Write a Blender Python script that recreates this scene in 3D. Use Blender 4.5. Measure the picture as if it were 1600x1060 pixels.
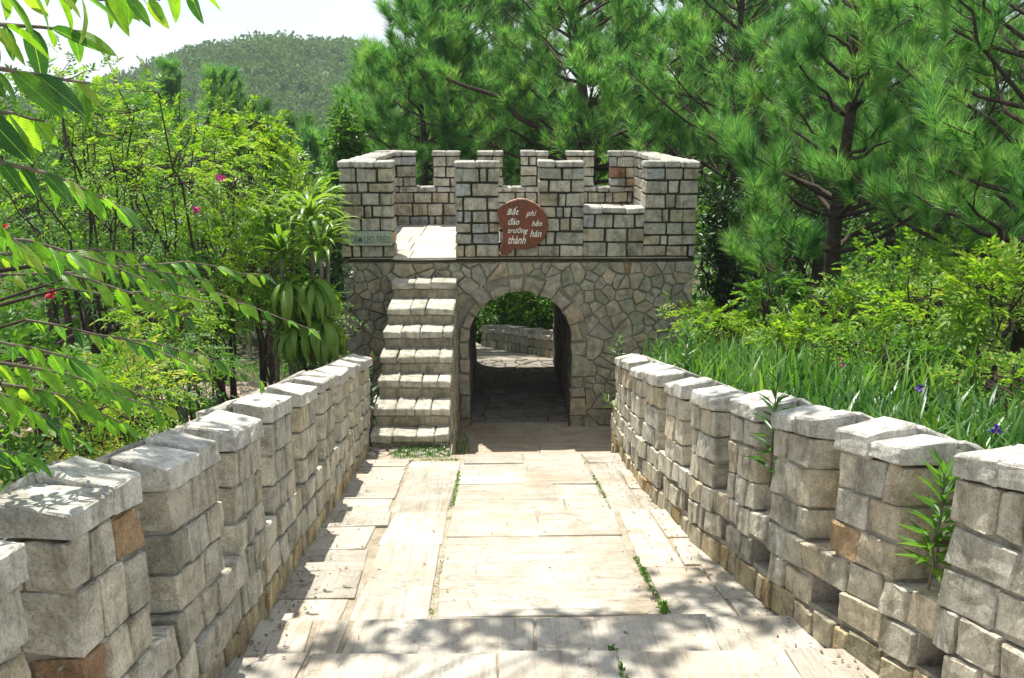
import bpy, math, random
import numpy as np
from mathutils import Vector, Matrix
random.seed(7); RNG = np.random.default_rng(11)
for o in list(bpy.data.objects): bpy.data.objects.remove(o)
S = bpy.context.scene; COL = S.collection
# ------------------------------------------------------------------ camera
F = 1333.0; PITCH = math.atan(345/F); YAW = math.atan(25/F*math.cos(PITCH))
cam_d = bpy.data.cameras.new('camera'); cam = bpy.data.objects.new('camera', cam_d); COL.objects.link(cam)
cam_d.sensor_width = 36; cam_d.lens = 36*F/1600; cam_d.clip_start = 0.05; cam_d.clip_end = 3000
cam.rotation_euler = (math.pi/2 - PITCH, 0, -YAW); cam.location = (0, 0, 0)
S.camera = cam
# ------------------------------------------------------------------ light
SUN = Vector((-0.13, 0.25, 1.0)).normalized()          # towards the sun
sl = bpy.data.lights.new('sun', 'SUN'); sl.energy = 5.0; sl.angle = math.radians(0.55); sl.color = (1.0, 0.955, 0.88)
so = bpy.data.objects.new('sun', sl); COL.objects.link(so)
so.rotation_euler = SUN.to_track_quat('Z', 'Y').to_euler(); so.location = (-3, 4, 20)
W = bpy.data.worlds.new('World'); S.world = W; W.use_nodes = True
nt = W.node_tree; nt.nodes.clear()
sky = nt.nodes.new('ShaderNodeTexSky'); sky.sky_type = 'NISHITA'; sky.sun_disc = False
sky.sun_elevation = math.asin(SUN.z); sky.sun_rotation = math.atan2(SUN.x, SUN.y)
tc = nt.nodes.new('ShaderNodeTexCoord'); mp = nt.nodes.new('ShaderNodeMapping'); mp.inputs['Scale'].default_value = (1.2, 1.2, 5.0)
cn = nt.nodes.new('ShaderNodeTexNoise'); cn.inputs['Scale'].default_value = 2.6; cn.inputs['Detail'].default_value = 7; cn.inputs['Roughness'].default_value = 0.5
cr = nt.nodes.new('ShaderNodeValToRGB'); cr.color_ramp.elements[0].position = 0.36; cr.color_ramp.elements[1].position = 0.60
cr.color_ramp.elements[0].color = (0.20, 0.20, 0.20, 1)
mx = nt.nodes.new('ShaderNodeMix'); mx.data_type = 'RGBA'; mx.inputs['B'].default_value = (5.0, 5.25, 5.6, 1)
bg = nt.nodes.new('ShaderNodeBackground'); bg.inputs['Strength'].default_value = 0.125
wo = nt.nodes.new('ShaderNodeOutputWorld')
L = nt.links.new
L(tc.outputs['Generated'], mp.inputs[0]); L(mp.outputs[0], cn.inputs[0]); L(cn.outputs['Fac'], cr.inputs[0])
L(cr.outputs[0], mx.inputs['Factor']); L(sky.outputs[0], mx.inputs['A']); L(mx.outputs['Result'], bg.inputs[0]); L(bg.outputs[0], wo.inputs[0])
S.view_settings.view_transform = 'Standard'; S.view_settings.look = 'None'; S.view_settings.exposure = 0.74; S.view_settings.gamma = 1
S.view_settings.use_curve_mapping = False
S.render.engine = 'CYCLES'
S.cycles.max_bounces = 7; S.cycles.diffuse_bounces = 4; S.cycles.glossy_bounces = 2; S.cycles.transmission_bounces = 4; S.cycles.transparent_max_bounces = 4

# ------------------------------------------------------------------ helpers
cp, sp, cy, sy = math.cos(PITCH), math.sin(PITCH), math.cos(YAW), math.sin(YAW)
FW = np.array([sy*cp, cy*cp, -sp]); RT = np.array([cy, -sy, 0]); UP = np.cross(RT, FW)
def at(u, v, Y):
    r = FW + (u-800)/F*RT - (v-530)/F*UP
    return r*(Y/r[1])
def U(a, b): return random.uniform(a, b)
WL = {}
def wl(o): return WL.get(o.name, np.zeros(3)) if o else np.zeros(3)
def setp(o, label=None, cat=None, group=None, kind=None):
    if label: o['label'] = label
    if cat: o['category'] = cat
    if group: o['group'] = group
    if kind: o['kind'] = kind
    return o
def link(o, loc, parent):
    loc = np.array(loc, float); COL.objects.link(o)
    if parent: o.parent = parent
    o.location = loc - wl(parent); WL[o.name] = loc
    return o
def empty(name, loc, label, cat, group=None):
    o = bpy.data.objects.new(name, None); o.empty_display_size = 0.2
    link(o, loc, None); return setp(o, label, cat, group)
def mk(name, V, Fc, mat, parent=None, origin=None, smooth=False, color=None):
    """python-list mesh, world coordinates in"""
    V = np.asarray(V, float)
    if origin is None: origin = V.mean(0) if parent else np.array([V[:,0].mean(), V[:,1].mean(), V[:,2].min()])
    me = bpy.data.meshes.new(name); me.from_pydata((V-origin).tolist(), [], Fc)
    if smooth: me.polygons.foreach_set('use_smooth', [True]*len(me.polygons))
    if mat: me.materials.append(mat)
    o = bpy.data.objects.new(name, me); link(o, origin, parent)
    if color is not None: o.color = (*color[:3], 1)
    return o
def big(name, V, T, mat, parent=None, origin=None, smooth=False):
    """numpy triangle mesh"""
    V = np.asarray(V, np.float64); T = np.asarray(T, np.int32)
    if origin is None: origin = wl(parent) if parent else np.array([V[:,0].mean(), V[:,1].mean(), V[:,2].min()])
    me = bpy.data.meshes.new(name)
    me.vertices.add(len(V)); me.vertices.foreach_set('co', (V-origin).astype(np.float32).ravel())
    me.loops.add(T.size); me.loops.foreach_set('vertex_index', T.ravel())
    me.polygons.add(len(T)); me.polygons.foreach_set('loop_start', np.arange(0, T.size, 3, dtype=np.int32))
    if smooth: me.polygons.foreach_set('use_smooth', np.ones(len(T), bool))
    me.update(calc_edges=True)
    me.materials.append(mat)
    o = bpy.data.objects.new(name, me); return link(o, origin, parent)
class TM:
    """triangle collector"""
    def __init__(s): s.V=[]; s.T=[]; s.n=0
    def add(s, V, T):
        V=np.asarray(V,float).reshape(-1,3); T=np.asarray(T,int).reshape(-1,3)
        s.V.append(V); s.T.append(T+s.n); s.n+=len(V)
    def obj(s, name, mat, parent=None, origin=None, smooth=False):
        return big(name, np.concatenate(s.V), np.concatenate(s.T), mat, parent, origin, smooth)
    def tube(s, P, R, k=6):
        P=np.asarray(P,float); R=np.asarray(R,float); n=len(P)
        D=np.gradient(P,axis=0); D/=np.linalg.norm(D,axis=1)[:,None]+1e-9
        ref=np.array([0.3,0.2,1.0]) if abs(D[0][2])<.8 else np.array([1.0,.1,0])
        A=np.cross(D,ref); A/=np.linalg.norm(A,axis=1)[:,None]+1e-9; B=np.cross(D,A)
        th=np.arange(k)*2*math.pi/k
        V=P[:,None,:]+R[:,None,None]*(np.cos(th)[None,:,None]*A[:,None,:]+np.sin(th)[None,:,None]*B[:,None,:])
        T=[]
        for i in range(n-1):
            for j in range(k):
                a=i*k+j; b=i*k+(j+1)%k; c=a+k; d=b+k
                T+= [(a,b,d),(a,d,c)]
        s.add(V.reshape(-1,3),T)
# ---- stones
BOXF=None
def box_faces(ts):
    """surface grid template of unit cube; returns verts (param idx) and quads"""
    n=len(ts); idx={}; V=[]; Q=[]
    def vid(k):
        if k not in idx: idx[k]=len(V); V.append(k)
        return idx[k]
    m=n-1
    for ax in range(3):
        for side in (0,m):
            a1,a2=(ax+1)%3,(ax+2)%3
            for i in range(m):
                for j in range(m):
                    q=[]
                    for (p,r) in ((i,j),(i+1,j),(i+1,j+1),(i,j+1)):
                        k=[0,0,0]; k[ax]=side; k[a1]=p; k[a2]=r; q.append(vid(tuple(k)))
                    if side==0: q.reverse()
                    Q.append(q)
    return np.array(V), Q
TPL={3:box_faces([0,1,2,3]), 5:box_faces([0,1,2,3,4,5])}
def chamfer_tpl():
    V=[];ids={}
    for c in np.ndindex(2,2,2):
        for ax in range(3): ids[(c,ax)]=len(V); V.append((c,ax))
    Q=[]
    for ax in range(3):
        a1,a2=(ax+1)%3,(ax+2)%3
        for s_ in (0,1):
            q=[]
            for (p,r) in ((0,0),(1,0),(1,1),(0,1)):
                c=[0,0,0]; c[ax]=s_; c[a1]=p; c[a2]=r; q.append(ids[(tuple(c),ax)])
            if s_==0: q.reverse()
            Q.append(q)
    for ax in range(3):          # edges along ax
        a1,a2=(ax+1)%3,(ax+2)%3
        for p in (0,1):
            for r in (0,1):
                c0=[0,0,0]; c0[a1]=p; c0[a2]=r; c1=list(c0); c1[ax]=1
                q=[ids[(tuple(c0),a1)],ids[(tuple(c1),a1)],ids[(tuple(c1),a2)],ids[(tuple(c0),a2)]]
                if (p+r)%2==0: q.reverse()
                Q.append(q)
    for c in np.ndindex(2,2,2):
        q=[ids[(c,0)],ids[(c,1)],ids[(c,2)]]
        if sum(c)%2==1: pass
        else: q.reverse()
        Q.append(q)
    return V,Q
CT=chamfer_tpl()
def stone(name, C8, mat, parent, color, bev=0.012, jit=0.006, res=1, label=None):
    """C8[i][j][k] = 8 world corners (3,), a rough-cut block"""
    C8=np.array(C8,float)+RNG.normal(0,jit,(2,2,2,3))
    L3=[np.linalg.norm(C8[1,0,0]-C8[0,0,0]),np.linalg.norm(C8[0,1,0]-C8[0,0,0]),np.linalg.norm(C8[0,0,1]-C8[0,0,0])]
    b=[min(0.32,bev/max(l,.01)) for l in L3]
    if res==1:
        P=[]
        for c,ax in CT[0]:
            p=[]
            for a in range(3):
                t=float(c[a])
                if a!=ax: t=b[a] if c[a]==0 else 1-b[a]
                p.append(t)
            P.append(p)
        P=np.array(P); Q=CT[1]
    else:
        n=3 if res==2 else 5
        K,Q=TPL[n]
        tt=[]
        for a in range(3):
            tt.append(np.array([0,b[a],1-b[a],1]) if n==3 else np.array([0,b[a],.36,.64,1-b[a],1]))
        P=np.stack([tt[a][K[:,a]] for a in range(3)],1)
        ext=((K==0)|(K==n)); ne=ext.sum(1)
        for a in range(3):
            sh=np.where(ne>=2,np.where(ne==3,.55,.38),0)*b[a]
            P[:,a]=np.where(K[:,a]==0,P[:,a]+sh,np.where(K[:,a]==n,P[:,a]-sh,P[:,a]))
    x,y,z=P[:,0:1],P[:,1:2],P[:,2:3]
    V=(C8[0,0,0]*(1-x)*(1-y)*(1-z)+C8[1,0,0]*x*(1-y)*(1-z)+C8[0,1,0]*(1-x)*y*(1-z)+C8[0,0,1]*(1-x)*(1-y)*z
       +C8[1,1,0]*x*y*(1-z)+C8[1,0,1]*x*(1-y)*z+C8[0,1,1]*(1-x)*y*z+C8[1,1,1]*x*y*z)
    V=V+RNG.normal(0,jit*(.3 if res==1 else .30),V.shape)
    o=mk(name,V,[list(q) for q in Q],mat,parent,color=color)
    if label: o['label']=label
    return o
def wob(poly,s_=.007):
    out=[]
    for i,p in enumerate(poly):
        q=poly[(i+1)%len(poly)]; L_=math.hypot(q[0]-p[0],q[1]-p[1]); out.append((p[0]+U(-.4,.4)*s_,p[1]+U(-.4,.4)*s_))
        if L_>.07: 
            f=U(.35,.65); out.append((p[0]+(q[0]-p[0])*f+U(-1,1)*s_,p[1]+(q[1]-p[1])*f+U(-1,1)*s_))
    return out
def prism(poly, y0, y1, inset, tilt=0.0):
    """rough stone from polygon (x,z) : ring at y0 (buried), shoulder, face at y1 (towards -Y)"""
    poly=np.array(poly); c=poly.mean(0); n=len(poly)
    V=[];
    for p in poly: V.append((p[0],y0,p[1]))
    sh=y0+(y1-y0)*.6
    for p in poly: V.append((p[0],sh+RNG.normal(0,.003),p[1]))
    tx,tz=RNG.normal(0,tilt,2)
    for p in poly:
        d=c-p; L_=np.linalg.norm(d)+1e-6; q=p+d/L_*min(inset,L_*.4)
        V.append((q[0],y1+tx*(q[0]-c[0])+tz*(q[1]-c[1]),q[1]))
    V.append((c[0],y1-.004+RNG.normal(0,.003),c[1]))
    Fc=[]
    for i in range(n):
        j=(i+1)%n
        Fc+=[[i,j,n+j,n+i],[n+i,n+j,2*n+j,2*n+i],[2*n+i,2*n+j,3*n]]
    return V,Fc
def clip(poly,a,b):
    """keep points with a.p<=b"""
    out=[]; n=len(poly)
    for i in range(n):
        p,q=poly[i],poly[(i+1)%n]; dp=a[0]*p[0]+a[1]*p[1]-b; dq=a[0]*q[0]+a[1]*q[1]-b
        if dp<=0: out.append(p)
        if (dp<0<dq) or (dq<0<dp):
            t=dp/(dp-dq); out.append((p[0]+t*(q[0]-p[0]),p[1]+t*(q[1]-p[1])))
    return out
def voronoi(seeds,rect,gap,extra=None):
    res=[]
    x0,x1,y0,y1=rect
    for i,s in enumerate(seeds):
        poly=[(x0,y0),(x1,y0),(x1,y1),(x0,y1)]
        d=np.hypot(seeds[:,0]-s[0],seeds[:,1]-s[1]); order=np.argsort(d)[1:22]
        for j in order:
            t=seeds[j]; a=(t[0]-s[0],t[1]-s[1]); L_=math.hypot(*a)
            if L_<1e-6: continue
            a=(a[0]/L_,a[1]/L_); b=a[0]*(s[0]+t[0])/2+a[1]*(s[1]+t[1])/2-gap/2
            poly=clip(poly,a,b)
            if len(poly)<3: break
        if len(poly)>=3 and extra:
            for (a,b) in extra(s): 
                poly=clip(poly,a,b)
                if len(poly)<3: break
        # drop very short edges
        if len(poly)>=3:
            q=[p for k,p in enumerate(poly) if math.hypot(p[0]-poly[k-1][0],p[1]-poly[k-1][1])>.012]
            if len(q)>=3:
                A=.5*abs(sum(q[k-1][0]*q[k][1]-q[k][0]*q[k-1][1] for k in range(len(q))))
                if A>.0012: res.append(q)
    return res
def poisson(rect,r,n,ok=lambda x,y:True,tries=6000,sx=1.0):
    pts=[]
    for _ in range(tries):
        x,y=U(rect[0],rect[1]),U(rect[2],rect[3])
        if not ok(x,y): continue
        rr=r*U(.6,1.6)
        if all(((x-p[0])/sx)**2+(y-p[1])**2>rr*rr for p in pts): pts.append((x,y))
        if len(pts)>=n: break
    return np.array(pts)
# ------------------------------------------------------------------ materials
def newmat(name):
    m=bpy.data.materials.new(name); m.use_nodes=True; t=m.node_tree; t.nodes.clear()
    out=t.nodes.new('ShaderNodeOutputMaterial'); return m,t,out
def N(t,ty,**k):
    n=t.nodes.new(ty)
    for a,b in k.items(): setattr(n,a,b)
    return n
def noise(t,vec,scale,detail=4,rough=.55,dist=0):
    n=N(t,'ShaderNodeTexNoise'); n.inputs['Scale'].default_value=scale; n.inputs['Detail'].default_value=detail
    n.inputs['Roughness'].default_value=rough; n.inputs['Distortion'].default_value=dist; t.links.new(vec,n.inputs['Vector']); return n.outputs['Fac']
def ramp(t,fac,stops):
    r=N(t,'ShaderNodeValToRGB'); e=r.color_ramp.elements
    while len(e)<len(stops): e.new(.5)
    for i,(p,c) in enumerate(stops): e[i].position=p; e[i].color=(c[0],c[1],c[2],1) if hasattr(c,'__len__') else (c,c,c,1)
    t.links.new(fac,r.inputs[0]); return r.outputs[0]
def mix(t,fac,a,b,mode='MIX'):
    m=N(t,'ShaderNodeMix',data_type='RGBA',blend_type=mode)
    for k,v in (('Factor',fac),('A',a),('B',b)):
        if isinstance(v,(int,float)): m.inputs[k].default_value=v
        elif isinstance(v,tuple): m.inputs[k].default_value=(*v,1)
        else: t.links.new(v,m.inputs[k])
    return m.outputs['Result']
def bumpn(t,h,strength,dist,prev=None):
    b=N(t,'ShaderNodeBump'); b.inputs['Strength'].default_value=strength; b.inputs['Distance'].default_value=dist
    t.links.new(h,b.inputs['Height'])
    if prev: t.links.new(prev,b.inputs['Normal'])
    return b.outputs[0]
def pos(t,sc=None,rot=None):
    g=N(t,'ShaderNodeNewGeometry')
    if sc is None: return g.outputs['Position']
    m=N(t,'ShaderNodeMapping'); m.inputs['Scale'].default_value=sc
    if rot: m.inputs['Rotation'].default_value=rot
    t.links.new(g.outputs['Position'],m.inputs[0]); return m.outputs[0]
def finish(t,out,col,rough,nrm=None,spec=.3):
    p=N(t,'ShaderNodeBsdfPrincipled'); p.inputs['Roughness'].default_value=rough; p.inputs['Specular IOR Level'].default_value=spec
    t.links.new(col,p.inputs['Base Color'])
    if nrm: t.links.new(nrm,p.inputs['Normal'])
    t.links.new(p.outputs[0],out.inputs[0]); return p
def stone_mat(name,stain=.55,moss=.25,streak=.4):
    m,t,out=newmat(name); P=pos(t)
    oi=N(t,'ShaderNodeObjectInfo')
    n1=noise(t,P,7,6,.62); n2=noise(t,P,95,4,.8); n3=noise(t,P,3.1,6,.68,.8); n4=noise(t,P,32,5,.7); n5=noise(t,P,14,6,.7,.5)
    c=mix(t,1.0,oi.outputs['Color'],ramp(t,n1,[(.28,(.66,.65,.62)),(.5,(.98,.97,.95)),(.75,(1.16,1.14,1.10))]),'MULTIPLY')
    c=mix(t,.8,c,mix(t,1.0,c,ramp(t,n2,[(.34,.38),(.46,.95),(.56,1.02),(.68,1.5)]),'MULTIPLY'))
    c=mix(t,1.0,c,ramp(t,n5,[(.3,(.78,.75,.70)),(.5,(1,1,1)),(.72,(1.22,1.21,1.18))]),'MULTIPLY')
    lc=noise(t,P,21,5,.72,.4); c=mix(t,ramp(t,lc,[(.60,0),(.66,.5)]),c,(.60,.59,.54))
    c=mix(t,ramp(t,noise(t,pos(t,(9,9,1.1)),1.6,5,.65,.3),[(.52,0),(.66,streak)]),c,mix(t,1.0,c,(.36,.35,.29),'MULTIPLY'))
    st=ramp(t,n3,[(.5,0),(.62,stain)])
    c=mix(t,st,c,mix(t,1.0,c,(.42,.40,.34),'MULTIPLY'))
    ms=ramp(t,n4,[(.56,0),(.72,moss)])
    c=mix(t,ms,c,(.075,.08,.045))
    b=bumpn(t,n2,.8,.005); b=bumpn(t,n4,.7,.010,b); b=bumpn(t,n5,.6,.010,b); b=bumpn(t,n1,.35,.012,b)
    finish(t,out,c,.88,b,.25); return m
M_WALL=stone_mat('granite_block',.45,.35,.5)
M_TOP=stone_mat('parapet_block',.6,.5,.65)
M_RUB=stone_mat('rubble_face',.45,.35,.35)
def simple(name,stops,scale,rough=.9,bd=.01,bs=.5,fine=60,spec=.2,moss=None):
    m,t,out=newmat(name); P=pos(t); n=noise(t,P,scale,6,.62); f=noise(t,P,fine,4,.65)
    c=ramp(t,n,stops); c=mix(t,.5,c,mix(t,1.0,c,ramp(t,f,[(.3,.5),(.7,1.4)]),'MULTIPLY'))
    if moss:
        k=noise(t,P,moss[1],4,.6); c=mix(t,ramp(t,k,[(moss[2],0),(moss[2]+.12,1)]),c,moss[0])
    b=bumpn(t,f,bs,bd); finish(t,out,c,rough,b,spec); return m
M_MORT=simple('pale_mortar',[(.3,(.20,.18,.14)),(.5,(.33,.305,.25)),(.7,(.42,.39,.33))],5,moss=((.10,.085,.05),3.0,.56),bd=.015)
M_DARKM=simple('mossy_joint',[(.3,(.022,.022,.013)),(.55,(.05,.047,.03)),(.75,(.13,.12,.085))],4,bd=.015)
M_RUBM=simple('rubble_mortar',[(.3,(.16,.145,.11)),(.55,(.27,.25,.19)),(.8,(.34,.31,.24))],6,bd=.015)
M_HOLE=simple('drain_hole_shade',[(.3,(.008,.007,.005)),(.7,(.02,.017,.012))],20)  # near-black colour painting the shade inside the drain holes; not assigned to any mesh
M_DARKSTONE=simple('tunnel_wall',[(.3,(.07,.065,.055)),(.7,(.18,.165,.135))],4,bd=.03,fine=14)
def slab_mat(name,axis):
    m,t,out=newmat(name); oi=N(t,'ShaderNodeObjectInfo'); P=pos(t)
    sc=(30,1.3,1.3) if axis==1 else (1.1,22,22)
    G=pos(t,sc); g=noise(t,G,1.4,6,.62,.25); n1=noise(t,P,1.6,6,.6,.3); n2=noise(t,P,120,3,.6); n3=noise(t,P,9,5,.7)
    c=mix(t,1.0,oi.outputs['Color'],ramp(t,g,[(.3,(.72,.68,.62)),(.46,(.96,.95,.93)),(.62,(1.06,1.06,1.06))]),'MULTIPLY')
    c=mix(t,ramp(t,n1,[(.45,0),(.68,.7)]),c,mix(t,1.0,c,(.88,.76,.61),'MULTIPLY'))
    n6=noise(t,P,3.4,6,.7,.8); c=mix(t,ramp(t,n6,[(.47,0),(.64,.6)]),c,mix(t,1.0,c,(.66,.62,.55),'MULTIPLY'))
    ck=N(t,'ShaderNodeTexVoronoi',feature='DISTANCE_TO_EDGE'); ck.inputs['Scale'].default_value=1.7; wv=mix(t,.22,P,N(t,'ShaderNodeTexNoise').outputs['Color']); t.links.new(wv,ck.inputs['Vector']); ckf=ramp(t,ck.outputs['Distance'],[(.0,.55),(.012,0)]); c=mix(t,ckf,c,(.16,.13,.09))
    c=mix(t,.4,c,mix(t,1.0,c,ramp(t,n2,[(.3,.6),(.7,1.3)]),'MULTIPLY'))
    c=mix(t,ramp(t,n3,[(.58,0),(.74,.45)]),c,(.2,.175,.12))
    b=bumpn(t,g,.7,.008); b=bumpn(t,n2,.3,.003,b); b=bumpn(t,n3,.4,.008,b)
    finish(t,out,c,.8,b,.3); return m
M_SLABY=slab_mat('flagstone_along',1); M_SLABX=slab_mat('flagstone_across',0)
M_JOINT=simple('paving_joint',[(.3,(.22,.18,.12)),(.7,(.40,.35,.27))],7,moss=((.10,.13,.04),4.5,.60))
def leaf_mat(name,cols,trans=.45,rough=.45,spec=.4,tboost=1.6,ns=1.3,na=1.1,ty=1.0):
    m,t,out=newmat(name); g=N(t,'ShaderNodeNewGeometry')
    n=noise(t,g.outputs['Position'],ns,3,.6)
    ad=N(t,'ShaderNodeMath',operation='MULTIPLY_ADD'); t.links.new(g.outputs['Random Per Island'],ad.inputs[0]); ad.inputs[1].default_value=.6
    m2=N(t,'ShaderNodeMath',operation='MULTIPLY_ADD'); t.links.new(n,m2.inputs[0]); m2.inputs[1].default_value=na; m2.inputs[2].default_value=.2-na*.5
    t.links.new(m2.outputs[0],ad.inputs[2])
    k=len(cols); c=ramp(t,ad.outputs[0],[(.1+.8*i/(k-1),cols[i]) for i in range(k)])
    p=N(t,'ShaderNodeBsdfPrincipled'); p.inputs['Roughness'].default_value=rough; p.inputs['Specular IOR Level'].default_value=spec
    t.links.new(c,p.inputs['Base Color'])
    tr=N(t,'ShaderNodeBsdfTranslucent'); t.links.new(mix(t,1.0,c,(1.25*tboost*ty,1.2*tboost,.55*tboost/ty),'MULTIPLY'),tr.inputs[0])
    ms=N(t,'ShaderNodeMixShader'); ms.inputs[0].default_value=trans
    t.links.new(p.outputs[0],ms.inputs[1]); t.links.new(tr.outputs[0],ms.inputs[2]); t.links.new(ms.outputs[0],out.inputs[0]); return m
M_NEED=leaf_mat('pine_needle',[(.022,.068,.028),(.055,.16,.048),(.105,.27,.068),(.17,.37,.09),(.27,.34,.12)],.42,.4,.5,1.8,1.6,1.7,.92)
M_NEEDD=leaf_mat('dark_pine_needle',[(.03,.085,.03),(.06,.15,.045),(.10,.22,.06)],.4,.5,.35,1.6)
M_LIME=leaf_mat('lime_leaf',[(.07,.16,.015),(.12,.25,.02),(.19,.33,.03),(.28,.34,.06)],.48)
M_MID=leaf_mat('mid_leaf',[(.035,.10,.015),(.07,.18,.02),(.12,.25,.03)],.42)
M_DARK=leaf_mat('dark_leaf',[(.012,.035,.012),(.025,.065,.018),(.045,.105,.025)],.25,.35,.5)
M_BROAD=leaf_mat('foreground_leaf',[(.05,.13,.03),(.08,.2,.02),(.12,.27,.025)],.5,.38,.5,1.7)
def broad_mat():
    m,t,out=newmat('foreground_leaf_veined'); oi=N(t,'ShaderNodeObjectInfo'); tcx=N(t,'ShaderNodeTexCoord'); sp_=N(t,'ShaderNodeSeparateXYZ'); t.links.new(tcx.outputs['Generated'],sp_.inputs[0])
    def M(op,a,b=None):
        n=N(t,'ShaderNodeMath',operation=op)
        for i,v in enumerate((a,b)):
            if v is None: continue
            if isinstance(v,(int,float)): n.inputs[i].default_value=v
            else: t.links.new(v,n.inputs[i])
        return n.outputs[0]
    ay=M('ABSOLUTE',M('SUBTRACT',sp_.outputs[1],.5)); ve=M('SINE',M('MULTIPLY',M('SUBTRACT',sp_.outputs[0],M('MULTIPLY',ay,.75)),62.))
    rib=M('LESS_THAN',ay,.018)
    c=ramp(t,oi.outputs['Random'],[(.0,(.025,.085,.03)),(.2,(.05,.15,.025)),(.5,(.10,.24,.02)),(.85,(.17,.31,.03)),(1.,(.28,.36,.05))])
    c=mix(t,1.0,c,ramp(t,ve,[(.0,(.86,.88,.86)),(.8,(1.0,1.0,1.0)),(1.,(1.35,1.3,1.2))]),'MULTIPLY'); c=mix(t,rib,c,(.25,.36,.10))
    n=noise(t,tcx.outputs['Object'],5,4,.6); c=mix(t,1.0,c,ramp(t,n,[(.3,.75),(.7,1.2)]),'MULTIPLY')
    p=N(t,'ShaderNodeBsdfPrincipled'); p.inputs['Roughness'].default_value=.36; p.inputs['Specular IOR Level'].default_value=.55; t.links.new(c,p.inputs['Base Color']); t.links.new(bumpn(t,ve,.35,.004),p.inputs['Normal'])
    tr=N(t,'ShaderNodeBsdfTranslucent'); t.links.new(mix(t,1.0,c,(2.1,2.2,.7),'MULTIPLY'),tr.inputs[0]); ms=N(t,'ShaderNodeMixShader'); ms.inputs[0].default_value=.5
    t.links.new(p.outputs[0],ms.inputs[1]); t.links.new(tr.outputs[0],ms.inputs[2]); t.links.new(ms.outputs[0],out.inputs[0]); return m
M_BRV=broad_mat()
M_YEL=leaf_mat('young_yellow_leaf',[(.18,.30,.03),(.33,.40,.06),(.42,.34,.14)],.45)
M_GRASS=leaf_mat('iris_blade',[(.018,.06,.012),(.035,.12,.018),(.07,.18,.025),(.15,.24,.05)],.35,.35,.5)
M_BLADE=leaf_mat('bright_blade',[(.025,.08,.018),(.055,.16,.025),(.10,.23,.04),(.20,.30,.08)],.40,.4,.4)
M_DEAD=leaf_mat('dead_leaf',[(.10,.06,.03),(.22,.13,.08),(.34,.22,.14)],.15,.7,.2)
M_STRAP=leaf_mat('strap_leaf',[(.07,.17,.02),(.13,.25,.03),(.25,.32,.07)],.4,.35,.5)
M_HILL=leaf_mat('hill_leaf',[(.07,.14,.05),(.10,.19,.065),(.15,.24,.09)],.25,.8,.1,1.2)
M_BARK=simple('bark',[(.3,(.035,.026,.02)),(.6,(.075,.055,.042)),(.8,(.13,.10,.08))],9,bd=.02,fine=40)
M_PALEB=simple('pale_bark',[(.3,(.10,.08,.06)),(.7,(.24,.2,.16))],9,bd=.01,fine=40)
M_SOIL=simple('soil',[(.3,(.045,.05,.02)),(.5,(.085,.075,.045)),(.7,(.14,.10,.07))],1.5,bd=.05,fine=12,moss=((.035,.075,.015),.7,.45))
M_SAND=simple('sandy_path',[(.3,(.34,.26,.19)),(.7,(.48,.39,.30))],1.2,bd=.02,fine=30)
M_LOG=simple('weathered_log',[(.3,(.22,.2,.17)),(.7,(.4,.37,.32))],6)
M_HILLG=simple('hill_ground',[(.3,(.05,.09,.03)),(.55,(.08,.12,.045)),(.78,(.22,.17,.10))],.02,fine=.3,bd=.3)
def flat(name,c,rough=.6):
    m,t,out=newmat(name); P=pos(t); n=noise(t,P,30,5,.6)
    finish(t,out,mix(t,1.0,c,ramp(t,n,[(.3,.8),(.7,1.12)]),'MULTIPLY'),rough); return m
M_WHITE=flat('white_lettering',(.8,.77,.66)); M_PLATE=flat('pale_green_plate',(.33,.38,.30)); M_INK=flat('grey_green_lettering',(.13,.17,.14))
M_RED=flat('red_petal',(.55,.03,.06)); M_PURP=flat('purple_petal',(.16,.04,.50)); M_PINK=flat('pink_petal',(.6,.08,.3))
def wood_mat():
    m,t,out=newmat('painted_wood'); P=pos(t,(3,3,1.2)); n=noise(t,P,5,6,.7,1.2); f=noise(t,pos(t),90,3,.6)
    n7=noise(t,pos(t),7,6,.7,.6); c=ramp(t,n,[(.3,(.06,.028,.018)),(.48,(.17,.055,.026)),(.64,(.23,.055,.032)),(.8,(.15,.085,.045))]); c=mix(t,ramp(t,n7,[(.5,0),(.68,.6)]),c,(.09,.055,.035))
    finish(t,out,c,.6,bumpn(t,f,.3,.003)); return m
M_WOOD=wood_mat(); M_SAPW=flat('raw_wood_edge',(.5,.38,.25))

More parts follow.
